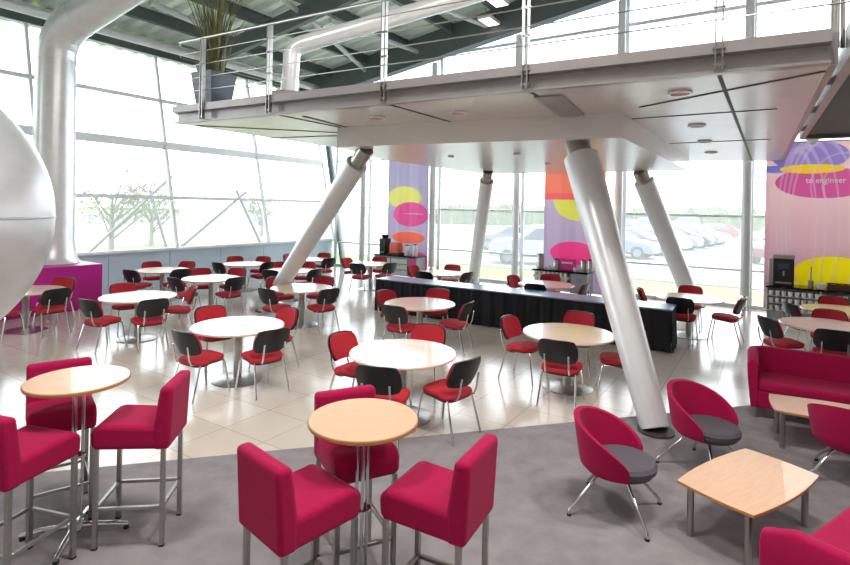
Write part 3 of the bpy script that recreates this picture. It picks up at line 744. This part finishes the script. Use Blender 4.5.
# ---- banners
def banner(label, ul, ur, vt, vb, y, m, p, width=None, height=None):
    x0 = at_counter(p, ul, 0, y); x1 = at_counter(p, ur, 0, y)
    o0 = world(p, x0, y, 0); L_ = width or (x1 - x0)
    mid = world(p, (x0 + x1) / 2, y, 0)
    zt = atY((ul + ur) / 2, vt, mid.y).z; zb = .12
    o = thing('banner', label, 'banner', o0 + UP * zb, RZ, group='printed banners hung along the glass')
    Hh = zt - zb; mb = MB(); n = 40
    f = [(i / n * L_, .018 * math.sin(i / n * L_ * 9) + .008 * math.sin(i / n * L_ * 23)) for i in range(n + 1)]
    vs = [Vector((x, yy * s_, z)) for s_, z in ((.4, Hh), (1, Hh * .5), (1, 0)) for x, yy in f]; K = len(vs); W = n + 1
    vs += [v + Vector((0, .006, 0)) for v in vs]
    fs = [(r * W + i, r * W + i + 1, (r + 1) * W + i + 1, (r + 1) * W + i) for r in range(2) for i in range(n)]
    mb.poly(vs, fs + [tuple(K + q for q in q_[::-1]) for q_ in fs]).build('cloth', m, o)
    MB().tube([(-.03, 0, Hh), (L_ + .03, 0, Hh)], .018, 10).build('top_rod', M_STEEL, o)
    MB().tube([(-.01, 0, 0.0), (L_ + .01, 0, 0.0)], .014, 10).build('bottom_rod', M_STEEL, o)
    return o, L_, Hh
bm1 = banner_mat('banner_print_right', (250, 228, 226), (226, 190, 206),
      [(.84, 3.61, .74, .36, (188, 172, 226)), (1.09, 2.98, .9, .36, (232, 130, 192)), (.2, 3.3, .28, .09, (176, 178, 236)), (.89, 3.30, .62, .11, (252, 228, 60)), (1.35, .55, .95, .75, (252, 240, 40))],
      [(.62, 2.0, .38, 1.75), (.75, 2.0, .42, 1.85), (.92, 2.0, .5, 1.9), (1.12, 2.0, .62, 1.95), (1.5, 2.9, .62, .75), (1.5, 2.9, .4, .5)])
b1, w1, h1 = banner('wide pink and lilac banner with yellow ellipse reading to engineer', 764, 876, 141, 300, .68, bm1, p1)
bm2 = banner_mat('banner_print_middle', (228, 216, 234), (228, 214, 234),
      [(.98, 2.52, .72, .58, (246, 244, 150)), (.8, 3.9, 20, 1.38, (255, 150, 160)), (.8, 3.9, 20, 1.2, (255, 178, 156)), (.85, 1.04, .66, .32, (255, 122, 192))])
b2, w2, h2 = banner('lilac banner with orange, yellow and pink ellipses behind the near column', 543, 604, 172, 280, .62, bm2, p2)
bm3 = banner_mat('banner_print_left', (214, 208, 230), (230, 218, 236),
      [(.69, 2.55, .72, .38, (246, 244, 170)), (.97, 1.97, .72, .42, (248, 136, 200)), (.89, 1.17, .68, .2, (255, 164, 142)), (1.1, 1.99, .42, .014, (250, 236, 246)), (1.3, .2, .5, .5, (246, 140, 200))])
b3, w3, h3 = banner('small lilac banner with yellow and pink ellipses by the far corner', 387, 427, 158, 258, .62, bm3, p3)
# lettering on the right banner
M_PRINT = mat('white_print', (252, 252, 252), .7, noise=.01)
def word(txt, x):
    cu = bpy.data.curves.new('lettering', 'FONT'); cu.body = txt; cu.size = .17; cu.extrude = .004; cu.space_character = 1.06; cu.offset = .003
    tmp = bpy.data.objects.new('tmp', cu); C.objects.link(tmp); bpy.context.view_layer.update()
    me = bpy.data.meshes.new_from_object(tmp.evaluated_get(bpy.context.evaluated_depsgraph_get())); me.materials.clear(); me.materials.append(M_PRINT)
    bpy.data.objects.remove(tmp); wd = max(v.co.x for v in me.vertices)
    lt = bpy.data.objects.new('lettering', me); C.objects.link(lt); lt.parent = b1
    lt.scale = (.88, 1.05, 1); lt.rotation_euler = (PI / 2, 0, 0); lt.location = (x, -.06, 2.97); lt['label'] = 'white printed word ' + txt
    return x + wd * .88
xe = word('to', .78); word('engineer', xe + .05)

# ================================================================== BAR TABLES AND STOOLS
CZ = .006
def bar_table(label, c, rz):
    o = thing('bar_table', label, 'table', (c.x, c.y, CZ), rz, group='tall beech bar tables')
    MB().lathe([(0, 1.072), (.318, 1.072), (.325, 1.078), (.325, 1.094), (.32, 1.1), (0, 1.1)], n=56).build('tabletop', M_BEECH, o)
    MB().lathe([(.3255, 1.076), (.327, 1.08), (.327, 1.092), (.3255, 1.096)], n=56).build('edge_band', M_EDGE, o)
    for k in range(3):
        a = k * 2 * PI / 3 + .5; x, y = .035 * math.cos(a), .035 * math.sin(a)
        MB().tube([(x, y, .03), (x, y, 1.07)], .011, 10).build('pole', M_CHROME, o)
    MB().lathe([(0, 1.055), (.12, 1.055), (.12, 1.072), (0, 1.072)], n=24).build('mount', M_CHROME, o)
    MB().lathe([(0, .55), (.055, .55), (.055, .565), (0, .565)], n=20).build('pole_clamp', M_CHROME, o)
    for k in range(4):
        a = k * PI / 2; x, y = math.cos(a), math.sin(a)
        l = MB().tube([(0, 0, .065), (x * .2, y * .2, .05), (x * .34, y * .34, .032)], [.022, .02, .015], 12).build('foot', M_CHROME, o)
        MB().lathe([(0, 0), (.018, 0), (.02, .02), (0, .03)], (x * .325, y * .325, 0), 14).build('glide', M_RUBBER, l)
    MB().lathe([(0, .03), (.05, .03), (.06, .05), (.05, .09), (0, .1)], n=24).build('hub', M_CHROME, o)
    return o
def make_stool():
    o = thing('bar_stool', '', 'stool', group='crimson bar stools')
    W, Dp = .42, .50                          # faces +y
    def block(name, c, s, bev): return MB().box(c, s).build(name, M_CRIM, o, bevel=bev, seg=4)
    mb = MB(); prof = [(-Dp / 2, .665), (Dp / 2 - .03, .675), (Dp / 2, .70), (Dp / 2 + .005, .80), (Dp / 2 - .05, .845), (-Dp / 2 + .1, .825), (-Dp / 2, .825)]
    n = len(prof); vs = [Vector((x, y, z)) for x in (-W / 2, W / 2) for y, z in prof]
    mb.poly(vs, [tuple(range(n)), tuple(range(n, 2 * n))[::-1]] + [(i, n + i, n + (i + 1) % n, (i + 1) % n) for i in range(n)]).build('seat', M_CRIM, o, bevel=.03, seg=4)
    mb = MB(); prof = [(-Dp / 2 - .006, .664), (-Dp / 2 + .10, .664), (-Dp / 2 + .10, .83), (-Dp / 2 + .06, 1.092), (-Dp / 2 - .028, 1.092)]
    n = len(prof); vs = [Vector((x, y, z)) for x in (-W / 2 - .003, W / 2 + .003) for y, z in prof]
    mb.poly(vs, [tuple(range(n)), tuple(range(n, 2 * n))[::-1]] + [(i, n + i, n + (i + 1) % n, (i + 1) % n) for i in range(n)]).build('backrest', M_CRIM, o, bevel=.028, seg=4)
    for sx in (-1, 1):
        for sy in (-1, 1):
            l = MB().box((sx * .185, sy * .215, .345), (.03, .03, .67)).build('leg', M_STEEL, o, bevel=.003)
            MB().box((sx * .185, sy * .215, .005), (.032, .032, .01)).build('glide', M_RUBBER, l)
    f = MB()
    for sx in (-1, 1): f.box((sx * .185, 0, .27), (.022, .40, .022))
    f.box((0, .215, .27), (.34, .022, .022)); f.box((0, -.215, .27), (.34, .022, .022))
    f.build('footrest', M_STEEL, o, bevel=.002)
    return o
tl = at(78.3, 379.3, 1.1); tm = at(363.5, 418.5, 1.1)
bar_table('tall round bar table at the left, among three crimson stools', tl, .25)
bar_table('tall round bar table in the lower middle, among three crimson stools', tm, .2)
ST = [((-.63, 2.87), (.69, .72), 'crimson bar stool at lower middle, its back toward lower left'),
      ((.10, 2.95), (-.88, .47), 'crimson bar stool right of the middle bar table, nearest the empty carpet'),
      ((-.42, 3.49), (.45, -.9), 'crimson bar stool behind the middle bar table'),
      ((-2.0, 3.83), (-.99, -.13), 'crimson bar stool right of the left bar table, facing left'),
      ((-2.71, 4.03), (.6, -.8), 'crimson bar stool behind the left bar table'),
      ((-2.51, 3.365), (.26, .97), 'crimson bar stool cut by the left edge, in front of its table')]
s0 = make_stool()
for i, (c, f, lab) in enumerate(ST):
    rz = math.atan2(f[1], f[0]) - PI / 2
    if i == 0: s0.location = (c[0], c[1], CZ); s0.rotation_euler = (0, 0, rz); s0['label'] = lab
    else: dup(s0, (c[0], c[1], CZ), rz, lab)

# ================================================================== LOUNGE
def make_tub():
    o = thing('tub_chair', '', 'chair', group='crimson tub chairs')   # faces +y
    n, m = 36, 8; half = math.radians(116); th = .04
    def rim(a): return .44 + .29 * math.cos(min(1, abs(a) / half) * PI / 2) ** .75
    def P(i, j, inner):
        a = -half + 2 * half * i / n; v = j / m
        z0 = .315 + .02 * abs(a) / half; z1 = rim(a); z = z0 + (z1 - z0) * v
        r = (.27 + .075 * ((z - .315) / .42) ** .7 if z > .315 else .27) - (th if inner else 0)
        if j == 0 and not inner: r -= .03
        return Vector((r * math.sin(a), -r * math.cos(a) * 1.02 + .02, z - (.0 if not inner else .008 * (j == m))))
    A_ = [P(i, j, 0) for i in range(n + 1) for j in range(m + 1)]; B_ = [P(i, j, 1) for i in range(n + 1) for j in range(m + 1)]
    W = m + 1; K = len(A_); fs = []
    for i in range(n):
        for j in range(m): fs += [(i * W + j, i * W + j + 1, (i + 1) * W + j + 1, (i + 1) * W + j), (K + i * W + j, K + (i + 1) * W + j, K + (i + 1) * W + j + 1, K + i * W + j + 1)]
        fs += [(i * W, (i + 1) * W, K + (i + 1) * W, K + i * W), (i * W + m, K + i * W + m, K + (i + 1) * W + m, (i + 1) * W + m)]
    for j in range(m): fs += [(j, K + j, K + j + 1, j + 1), (n * W + j, n * W + j + 1, K + n * W + j + 1, K + n * W + j)]
    MB().poly(A_ + B_, fs).build('shell', M_CRIM, o, bevel=.012, seg=3, angle=60)
    MB().lathe([(0, .35), (.215, .35), (.242, .365), (.248, .40), (.23, .428), (.16, .442), (0, .446)], (0, .055, 0), 40).build('seat', M_GREYF, o)['label'] = 'grey upholstered seat'
    MB().lathe([(0, .315), (.2, .315), (.225, .33), (.225, .352), (0, .352)], (0, .045, 0), 40).build('seat_pan', M_GREYF, o)
    MB().lathe([(0, .285), (.07, .285), (.08, .315), (0, .315)], n=20).build('hub', M_CHROME, o)
    for k in range(4):
        a = PI / 4 + k * PI / 2; x, y = math.cos(a), math.sin(a)
        l = MB().tube([(x * .05, y * .05, .3), (x * .16, y * .16, .285), (x * .37, y * .37, .07), (x * .395, y * .395, .045), (x * .4, y * .4, .015)], .0125, 10).build('leg', M_CHROME, o)
        MB().lathe([(0, 0), (.017, 0), (.017, .016), (0, .018)], (x * .4, y * .4, 0), 12).build('glide', M_RUBBER, l)
    return o
TC = [((1.55, 4.225), -32, 'crimson tub chair with grey seat left of the near coffee table'),
      ((2.62, 4.93), -60, 'crimson tub chair with grey seat behind the near coffee table, by the column'),
      ((3.82, 4.74), 47, 'crimson tub chair seen from behind at the right edge')]
u0 = make_tub()
for i, (c, deg, lab) in enumerate(TC):
    rz = math.radians(deg) - PI / 2
    if i == 0: u0.location = (c[0], c[1], CZ); u0.rotation_euler = (0, 0, rz); u0['label'] = lab
    else: dup(u0, (c[0], c[1], CZ), rz, lab)
def make_coffee():
    o = thing('coffee_table', '', 'table', group='low beech coffee tables'); a, b = .5, .265
    pts = []
    N_ = 16
    for (x0, y0, x1, y1, nx, ny, bl) in ((-a, -b, a, -b, 0, -1, .04), (a, -b, a, b, 1, 0, .02), (a, b, -a, b, 0, 1, .04), (-a, b, -a, -b, -1, 0, .02)):
        for i in range(N_):
            t = i / N_; k = bl * (1 - (2 * t - 1) ** 2); pts.append((x0 + (x1 - x0) * t + nx * k, y0 + (y1 - y0) * t + ny * k))
    MB().prism(pts, .372, .394).build('tabletop', M_BEECH, o, bevel=.003)
    MB().prism([(x * 1.001, y * 1.001) for x, y in pts], .374, .391).build('edge_band', M_EDGE, o)
    for sx in (-1, 1):
        for sy in (-1, 1): MB().tube([(sx * .43, sy * .2, 0.0), (sx * .43, sy * .2, .372)], .024, 16).build('leg', M_STEEL, o)
    MB().box((0, .2, .355), (.82, .02, .03)).box((0, -.2, .355), (.82, .02, .03)).build('rail', M_STEEL, o)
    return o
k0 = make_coffee(); k0.location = (2.455, 3.985, CZ); k0.rotation_euler = (0, 0, math.radians(33.5)); k0['label'] = 'low beech coffee table with bowed edges in the lower right'
dup(k0, (4.13, 5.39, CZ), math.radians(-27), 'low beech coffee table in front of the far crimson sofa')
def sofa(label, o0, ang, L_, Dp, seed):
    # origin = front-left corner as seen when sitting; +x along the front, +y toward the back
    o = thing('tub_sofa', label, 'sofa', (o0[0], o0[1], CZ), ang, group='crimson tub sofas')
    r = .2; th = .11; pts = [(0, 0)]
    def arc(cx, cy, a0, a1, n=8): return [(cx + r * math.cos(math.radians(a0 + (a1 - a0) * i / n)), cy + r * math.sin(math.radians(a0 + (a1 - a0) * i / n))) for i in range(n + 1)]
    path = [(0, .0), (0, .15)] + arc(r, Dp - r, 180, 90) + arc(L_ - r, Dp - r, 90, 0) + [(L_, .15), (L_, 0)]
    sec = [(.04, .13), (.005, .48), (0, .66), (.02, .71), (.055, .72), (.09, .71), (th, .67), (th, .13)]
    mb = MB(); V = []
    for i, (x, y) in enumerate(path):
        a = path[max(i - 1, 0)]; b = path[min(i + 1, len(path) - 1)]; dx, dy = b[0] - a[0], b[1] - a[1]; q = math.hypot(dx, dy); nx, ny = dy / q, -dx / q
        drop = .06 if i in (0, len(path) - 1) else 0
        V.append([Vector((x + nx * s_, y + ny * s_, z - (drop if z > .5 else 0))) for s_, z in sec])
    K = len(sec); vs = [p for c_ in V for p in c_]
    fs = [(i * K + j, (i + 1) * K + j, (i + 1) * K + (j + 1) % K, i * K + (j + 1) % K) for i in range(len(path) - 1) for j in range(K)]
    fs += [tuple(range(K)), tuple(range((len(path) - 1) * K, len(path) * K))[::-1]]
    mb.poly(vs, fs).build('backrest', M_CRIM, o, bevel=.012, seg=3)
    MB().box((L_ / 2, Dp / 2 - .06, .23), (L_ - .21, Dp - .12, .2)).build('base', M_CRIM, o, bevel=.02, seg=3)
    MB().box((L_ / 2, Dp / 2 - .07, .375), (L_ - .225, Dp - .12, .11)).build('seat', M_CRIM, o, bevel=.035, seg=4)
    for x in (.1, L_ - .1):
        for y in (.08, Dp - .1): MB().tube([(x, y, 0), (x, y, .14)], .02, 12).build('leg', M_STEEL, o)
    return o
# far sofa: faces the lower left; near sofa: faces the coffee table
sofa('crimson sofa at the right edge behind the far coffee table', (3.77, 6.2), math.radians(-31), 1.75, .68, 1)
sofa('crimson sofa in the bottom right corner facing the near coffee table', (1.83 + 1.55 * .834, 2.88 + 1.55 * .552), math.radians(33.5 + 180), 1.55, .66, 2)

# ================================================================== PLANT ON THE BRIDGE
pp = NR + ld * 8.08 - fn * .33; o = thing('potted_reeds', 'tall brown-green reeds in a dark square pot on the bridge end', 'plant', (pp.x, pp.y, DT - .04), math.atan2(ld.y, ld.x))
mb = MB(); s0_, s1_ = .18, .255
mb.poly([Vector((x * s0_, y * s0_, 0)) for x, y in ((-1, -1), (1, -1), (1, 1), (-1, 1))] + [Vector((x * s1_, y * s1_, .62)) for x, y in ((-1, -1), (1, -1), (1, 1), (-1, 1))] + [Vector((x * s1_ * .9, y * s1_ * .9, .62)) for x, y in ((-1, -1), (1, -1), (1, 1), (-1, 1))] + [Vector((x * s1_ * .88, y * s1_ * .88, .5)) for x, y in ((-1, -1), (1, -1), (1, 1), (-1, 1))],
        [(3, 2, 1, 0)] + [(l * 4 + i, l * 4 + (i + 1) % 4, l * 4 + 4 + (i + 1) % 4, l * 4 + 4 + i) for l in range(3) for i in range(4)])
mb.build('pot', M_POT, o, bevel=.006)
MB().box((0, 0, .53), (.42, .42, .04)).build('soil', M_SOIL, o)
lf = MB()
for k in range(80):
    a = random.uniform(0, 2 * PI); r = random.uniform(0, .17); h = random.uniform(.9, 1.9); le = random.uniform(.05, .42)
    b0 = Vector((r * math.cos(a), r * math.sin(a), .54)); out = Vector((math.cos(a), math.sin(a), 0)); side = Vector((-math.sin(a), math.cos(a), 0)) * random.uniform(.016, .03)
    prev = None
    for i in range(6):
        t = i / 5; c = b0 + UP * h * t * (1 - .1 * t) + out * le * t * t; w = side * (1 - t * .8); tq = out * .006
        cur = [lf.bm.verts.new(c - w), lf.bm.verts.new(c + tq), lf.bm.verts.new(c + w), lf.bm.verts.new(c - tq)]
        if prev:
            for j in range(4): lf.bm.faces.new((prev[j], prev[(j + 1) % 4], cur[(j + 1) % 4], cur[j]))
        prev = cur
lf.build('leaves', M_LEAF, o)

# ================================================================== OUTSIDE
M_LAWN = mat('lawn_grass', (98, 116, 46), .9, noise=.15, scale=1.2)
g = MB().prism([(-160, -10), (160, -10), (160, 190), (-160, 190)], -.7, -.14).build('lawn', M_LAWN, None, smooth=False); g['kind'] = 'structure'; g['label'] = 'pale grass around the building'; g['category'] = 'lawn'
g = MB().prism([L0 - E1 * 15 + E2 * 70, L0 - E1 * 15 - E2 * 40, L0 - E1 * 110 - E2 * 40, L0 - E1 * 110 + E2 * 70], -.2, -.10).build('pale_slab', M_ASPH, None, smooth=False); g['kind'] = 'structure'; g['label'] = 'pale slab imitating the whitish reflection outside the left glass'; g['category'] = 'pale_slab'  # pale ground added for the reflection-like whiteness beyond the grass
a0 = pR(-40, 0, -5.2); a1 = pR(40, 0, -5.2); 
g = MB().prism([pR(-16, 0, -5.0), pR(45, 0, -5.0), pR(45, 0, -75), pR(-10, 0, -75)], -.2, -.10).build('car_park', M_ASPH, None, smooth=False); g['kind'] = 'structure'; g['label'] = 'pale car park surface beyond the grass'; g['category'] = 'car park'
def car(label, u, v, deg, col, kind='hatch', sc=1.0):
    p = at(u, v, -.10); o = thing('car', label, 'car', p, math.radians(deg), group='parked cars'); o.scale = (sc, sc, sc)
    Lc, Wc = 4.3, 1.78
    if kind == 'suv': Hc = 1.75; prof = [(-2.15, .35), (-2.2, .9), (-2.05, 1.05), (-1.9, 1.62), (-1.7, 1.75), (.2, 1.75), (.95, 1.15), (1.95, 1.0), (2.15, .8), (2.15, .35)]
    else: Hc = 1.45; prof = [(-2.1, .3), (-2.15, .8), (-1.95, .98), (-1.35, 1.38), (-.9, 1.45), (.1, 1.43), (.95, .98), (1.9, .82), (2.12, .62), (2.12, .3)]
    n = len(prof); vs = []
    for k, y in ((.97, -1), (1, -.9), (1, .9), (.97, 1)):
        for x, z in prof:
            inset = .16 * max(0, (z - .95) / .6)
            vs.append(Vector((x * k, y * (Wc / 2 - inset), z)))
    fs = [tuple(range(n)), tuple(range(3 * n, 4 * n))[::-1]]
    for r in range(3): fs += [(r * n + i, (r + 1) * n + i, (r + 1) * n + (i + 1) % n, r * n + (i + 1) % n) for i in range(n)]
    MB().poly(vs, fs).build('body', CARPAINT[col], o, bevel=.04, seg=2)
    zb, zt = (1.1, 1.6) if kind == 'suv' else (1.0, 1.36)
    wx = (-1.7, .45) if kind == 'suv' else (-1.15, .45)
    for sy in (-1, 1):
        yb = Wc / 2 - .16 * (zb - .95) / .6 + .004; yt = Wc / 2 - .16 * (zt - .95) / .6 + .004
        q = [Vector((wx[0] - .15, sy * yb, zb)), Vector((wx[1] + .3, sy * yb, zb)), Vector((wx[1] - .35, sy * yt, zt)), Vector((wx[0] + .2, sy * yt, zt))]
        MB().poly(q + [x - Vector((0, sy * .02, 0)) for x in q], [(0, 1, 2, 3), (7, 6, 5, 4), (0, 4, 5, 1), (1, 5, 6, 2), (2, 6, 7, 3), (3, 7, 4, 0)]).build('side_window', M_CGLASS, o)
    xw = (.28, .9) if kind == 'suv' else (.18, .88)
    zw = (1.66, 1.2) if kind == 'suv' else (1.38, 1.03)
    q = [Vector((xw[0], -.68, zw[0] + .02)), Vector((xw[0], .68, zw[0] + .02)), Vector((xw[1], .72, zw[1] + .02)), Vector((xw[1], -.72, zw[1] + .02))]
    MB().poly(q + [x - Vector((.02, 0, .02)) for x in q], [(0, 1, 2, 3), (7, 6, 5, 4), (0, 4, 5, 1), (1, 5, 6, 2), (2, 6, 7, 3), (3, 7, 4, 0)]).build('windscreen', M_CGLASS, o)
    for x in (-1.35, 1.35):
        for sy in (-1, 1):
            y = sy * (Wc / 2 - .1)
            wl = MB().tube([(x, y - .1, .33), (x, y + .1, .33)], .33, 20).build('wheel', M_TYRE, o)
            MB().tube([(x, y + sy * .095, .33), (x, y + sy * .108, .33)], .2, 16).build('hubcap', CARPAINT['silver'], wl)
    return o
car('white off-roader parked nearest the glass, left of the middle banner', 537, 263.5, 172, 'white', 'suv')
car('pale silver car behind the white off-roader', 512, 250, 165, 'silver')
ra, rb_ = at(616, 256.5, -.1), at(700, 243.5, -.1)
ROW = [('silver', 'silver car nearest in the parked row right of the big near column'), ('blue', 'blue-grey car second in the parked row right of the near column'), ('white', 'white car third in the parked row, left of the second slanted column'),
       ('silver', 'silver car hidden behind the second slanted column'), ('dark', 'dark car first right of the second slanted column in the row'), ('silver', 'silver car next to last of the parked row, left of the red car'), ('white', 'white car last of the parked row, left of the red car')]
for i, (col, lab) in enumerate(ROW):
    p = ra.lerp(rb_, i / 6); a_ = p.x / p.y; b_ = (EYE - p.z) / p.y
    car(lab, 425 + F * (a_ * cr - b_ * sr), PV + F * (a_ * sr + b_ * cr), -38, col)
for u, v, col, lab in ((612, 240, 'white', 'white car farther back just right of the big near column'), (642, 235, 'white', 'white car farther back above the parked row'), (682, 231, 'silver', 'pale car farthest back, above the parked row')):
    car(lab, u, v, 150, col, 'suv')
car('red car at the right end of the parked row', 710, 239.5, 172, 'red')
car('dark maroon car seen left of the right banner', 786, 264, 215, 'maroon', 'suv')
car('pale car farther off left of the right banner', 775, 246, 210, 'silver')
# hedges along the horizon
for i, (u0_, u1_, Y, h, lab) in enumerate([(430, 560, 78, 4.2, 'long pale hedge on the horizon behind the white off-roader'), (575, 690, 86, 4.0, 'long pale hedge on the horizon behind the row of cars'), (690, 800, 74, 4.6, 'long pale hedge on the horizon right of the red car')]):
    a = atY(u0_, 212, Y); b = atY(u1_, 212, Y * .97); o = MB(); nn = 60; V = []
    vs = []; fs = []
    for k in range(nn + 1):
        t = k / nn; p = a.lerp(b, t); hh_ = h * .66 * (1 + .06 * math.sin(t * 23 + i) + .05 * random.uniform(-1, 1))
        for dy, z in ((-1.5, -.14), (-1.3, hh_ * .7), (0, hh_), (1.3, hh_ * .7), (1.5, -.14)): vs.append(Vector((p.x, p.y + dy + random.uniform(-.2, .2), z)))
    for k in range(nn):
        for j in range(4): fs.append((k * 5 + j, k * 5 + j + 1, k * 5 + 6 + j, k * 5 + 5 + j))
    tag(o.poly(vs, fs + [(0, 1, 2, 3, 4), (nn * 5 + 4, nn * 5 + 3, nn * 5 + 2, nn * 5 + 1, nn * 5)]).build('hedge', M_HEDGE, None), lab, 'hedge', 'hedges on the horizon')
def tree(label, u, Y, h, r, seed):
    rnd = random.Random(seed); p = atY(u, 212, Y); o = thing('tree', label, 'tree', (p.x, p.y, -.14), group='bare pale trees outside')
    mb = MB(); tips = []
    mb.tube([(0, 0, 0), (0, 0, h * .45)], [.14, .09], 8)
    for k in range(16):
        a = rnd.uniform(0, 6.28); z0 = rnd.uniform(.15, .45) * h; l = rnd.uniform(.5, 1) * r
        q = Vector((l * math.cos(a), l * math.sin(a), z0 + rnd.uniform(.3, .55) * h)); mb.tube([(0, 0, z0), q * .5 + Vector((0, 0, z0 * .55)), q], [.05, .03, .012], 5); tips.append(q)
    mb.build('trunk', M_BARK, o)
    lf = MB()
    for k in range(1500):
        t = rnd.choice(tips); c = t * rnd.uniform(.55, 1.05) + Vector((rnd.gauss(0, .35), rnd.gauss(0, .35), rnd.gauss(0, .35) + .2 * h * 0))
        d = Vector((rnd.uniform(-1, 1), rnd.uniform(-1, 1), rnd.uniform(-.6, 1))).normalized() * rnd.uniform(.12, .28); w = d.cross(Vector((rnd.random(), rnd.random(), rnd.random()))).normalized() * .025
        lf.poly([c - d, c + w, c + d, c - w], [(0, 1, 2, 3)])
    lf.build('twigs', M_TWIG, o, smooth=False)
tree('bushy pale tree outside the left glass beside the duct', 112, 24, 4.6, 2.3, 1)
tree('smaller pale tree left of the first raking mullion', 152, 30, 4.0, 2.0, 2)
tree('slender pale tree outside the glass near the corner', 262, 40, 3.8, 1.6, 3)
tree('pale tree on the horizon above the white off-roader', 498, 60, 5.4, 2.6, 4)
tree('pale tree on the horizon left of the left slanted far column', 452, 72, 5.6, 2.6, 5)
tree('pale tree on the horizon right of the middle banner', 634, 80, 6.5, 3.0, 6)
# slanted tubes added to stand in for interior reflections in the left glass
for lab, (u0_, v0_), (u1_, v1_) in (('slanted tube imitating a reflection in the glass, lowest at left', (96, 246), (172, 176)), ('slanted tube imitating a reflection, second from the left', (182, 246), (246, 192)), ('tube imitating a reflection, leaning against the second', (150, 190), (166, 246)), ('slanted tube imitating a reflection nearest the corner', (236, 190), (262, 246))):
    a = atY(u0_, v0_, 21); b = atY(u1_, v1_, 21.5); lowp = a if v0_ > v1_ else b; hip = b if v0_ > v1_ else a
    dd = (hip - lowp); lowp = lowp - dd * ((lowp.z + .14) / dd.z) if dd.z else lowp
    o = thing('reflection_tube', lab, 'reflection tube', lowp, group='tubes imitating reflections in the left glass')
    MB().tube([(0, 0, 0), hip - lowp], .06, 10).build('tube', M_POST, o); MB().lathe([(0, 0), (.2, 0), (.2, .05), (0, .05)], n=16).build('foot', M_POST, o)

# ================================================================== LIGHT
w = bpy.data.worlds.new('World'); bpy.context.scene.world = w; w.use_nodes = True
N, L = w.node_tree.nodes, w.node_tree.links; bg = N['Background']
tc = N.new('ShaderNodeTexCoord'); nz = N.new('ShaderNodeTexNoise'); nz.inputs['Scale'].default_value = 2.2; nz.inputs['Detail'].default_value = 4
L.new(tc.outputs['Generated'], nz.inputs[0]); rp = N.new('ShaderNodeValToRGB')
rp.color_ramp.elements[0].color = (.84, .92, 1, 1); rp.color_ramp.elements[1].color = (.95, .98, 1, 1); rp.color_ramp.elements[0].position = .3; rp.color_ramp.elements[1].position = .7
L.new(nz.outputs['Fac'], rp.inputs[0]); L.new(rp.outputs[0], bg.inputs[0]); bg.inputs[1].default_value = 4.0
def area(name, loc, target, size, power, col):
    l = bpy.data.lights.new(name, 'AREA'); l.shape = 'DISK'; l.size = size; l.energy = power; l.color = col
    o = bpy.data.objects.new(name, l); C.objects.link(o); o.location = loc
    o.rotation_euler = (Vector(target) - Vector(loc)).to_track_quat('-Z', 'Y').to_euler(); return o
area('fill_light', (1.2, 2.5, 7.6), (1.0, 3.2, 0), 1.2, 160, (1, .94, .88))  # added fill lights under the roof; no fittings hang here
area('fill_light', (-2.6, 3.0, 6.9), (-2.0, 4, 0), 1.2, 120, (1, .95, .9))
area('fill_light', (4.5, 3.0, 8.0), (3.2, 5, 0), 1.2, 140, (1, .94, .88))

# ================================================================== CAMERA
cam = bpy.data.cameras.new('camera'); co = bpy.data.objects.new('camera', cam); C.objects.link(co)
cam.sensor_fit = 'HORIZONTAL'; cam.sensor_width = 36; cam.lens = F / 850 * 36; cam.shift_y = -(282.5 - PV) / 850; cam.clip_end = 500; cam.clip_start = .05
M = Matrix(((cr, -sr, 0, 0), (0, 0, -1, 0), (sr, cr, 0, EYE), (0, 0, 0, 1)))
co.matrix_world = M
sc = bpy.context.scene; sc.camera = co
sc.view_settings.view_transform = 'Standard'; sc.view_settings.look = 'None'; sc.view_settings.exposure = 0.68; sc.view_settings.gamma = 1
sc.view_settings.use_curve_mapping = False
sc.cycles.transparent_max_bounces = 24; sc.cycles.max_bounces = 8; sc.cycles.diffuse_bounces = 4; sc.cycles.glossy_bounces = 4
sc.cycles.use_denoising = True; sc.cycles.sample_clamp_indirect = 8
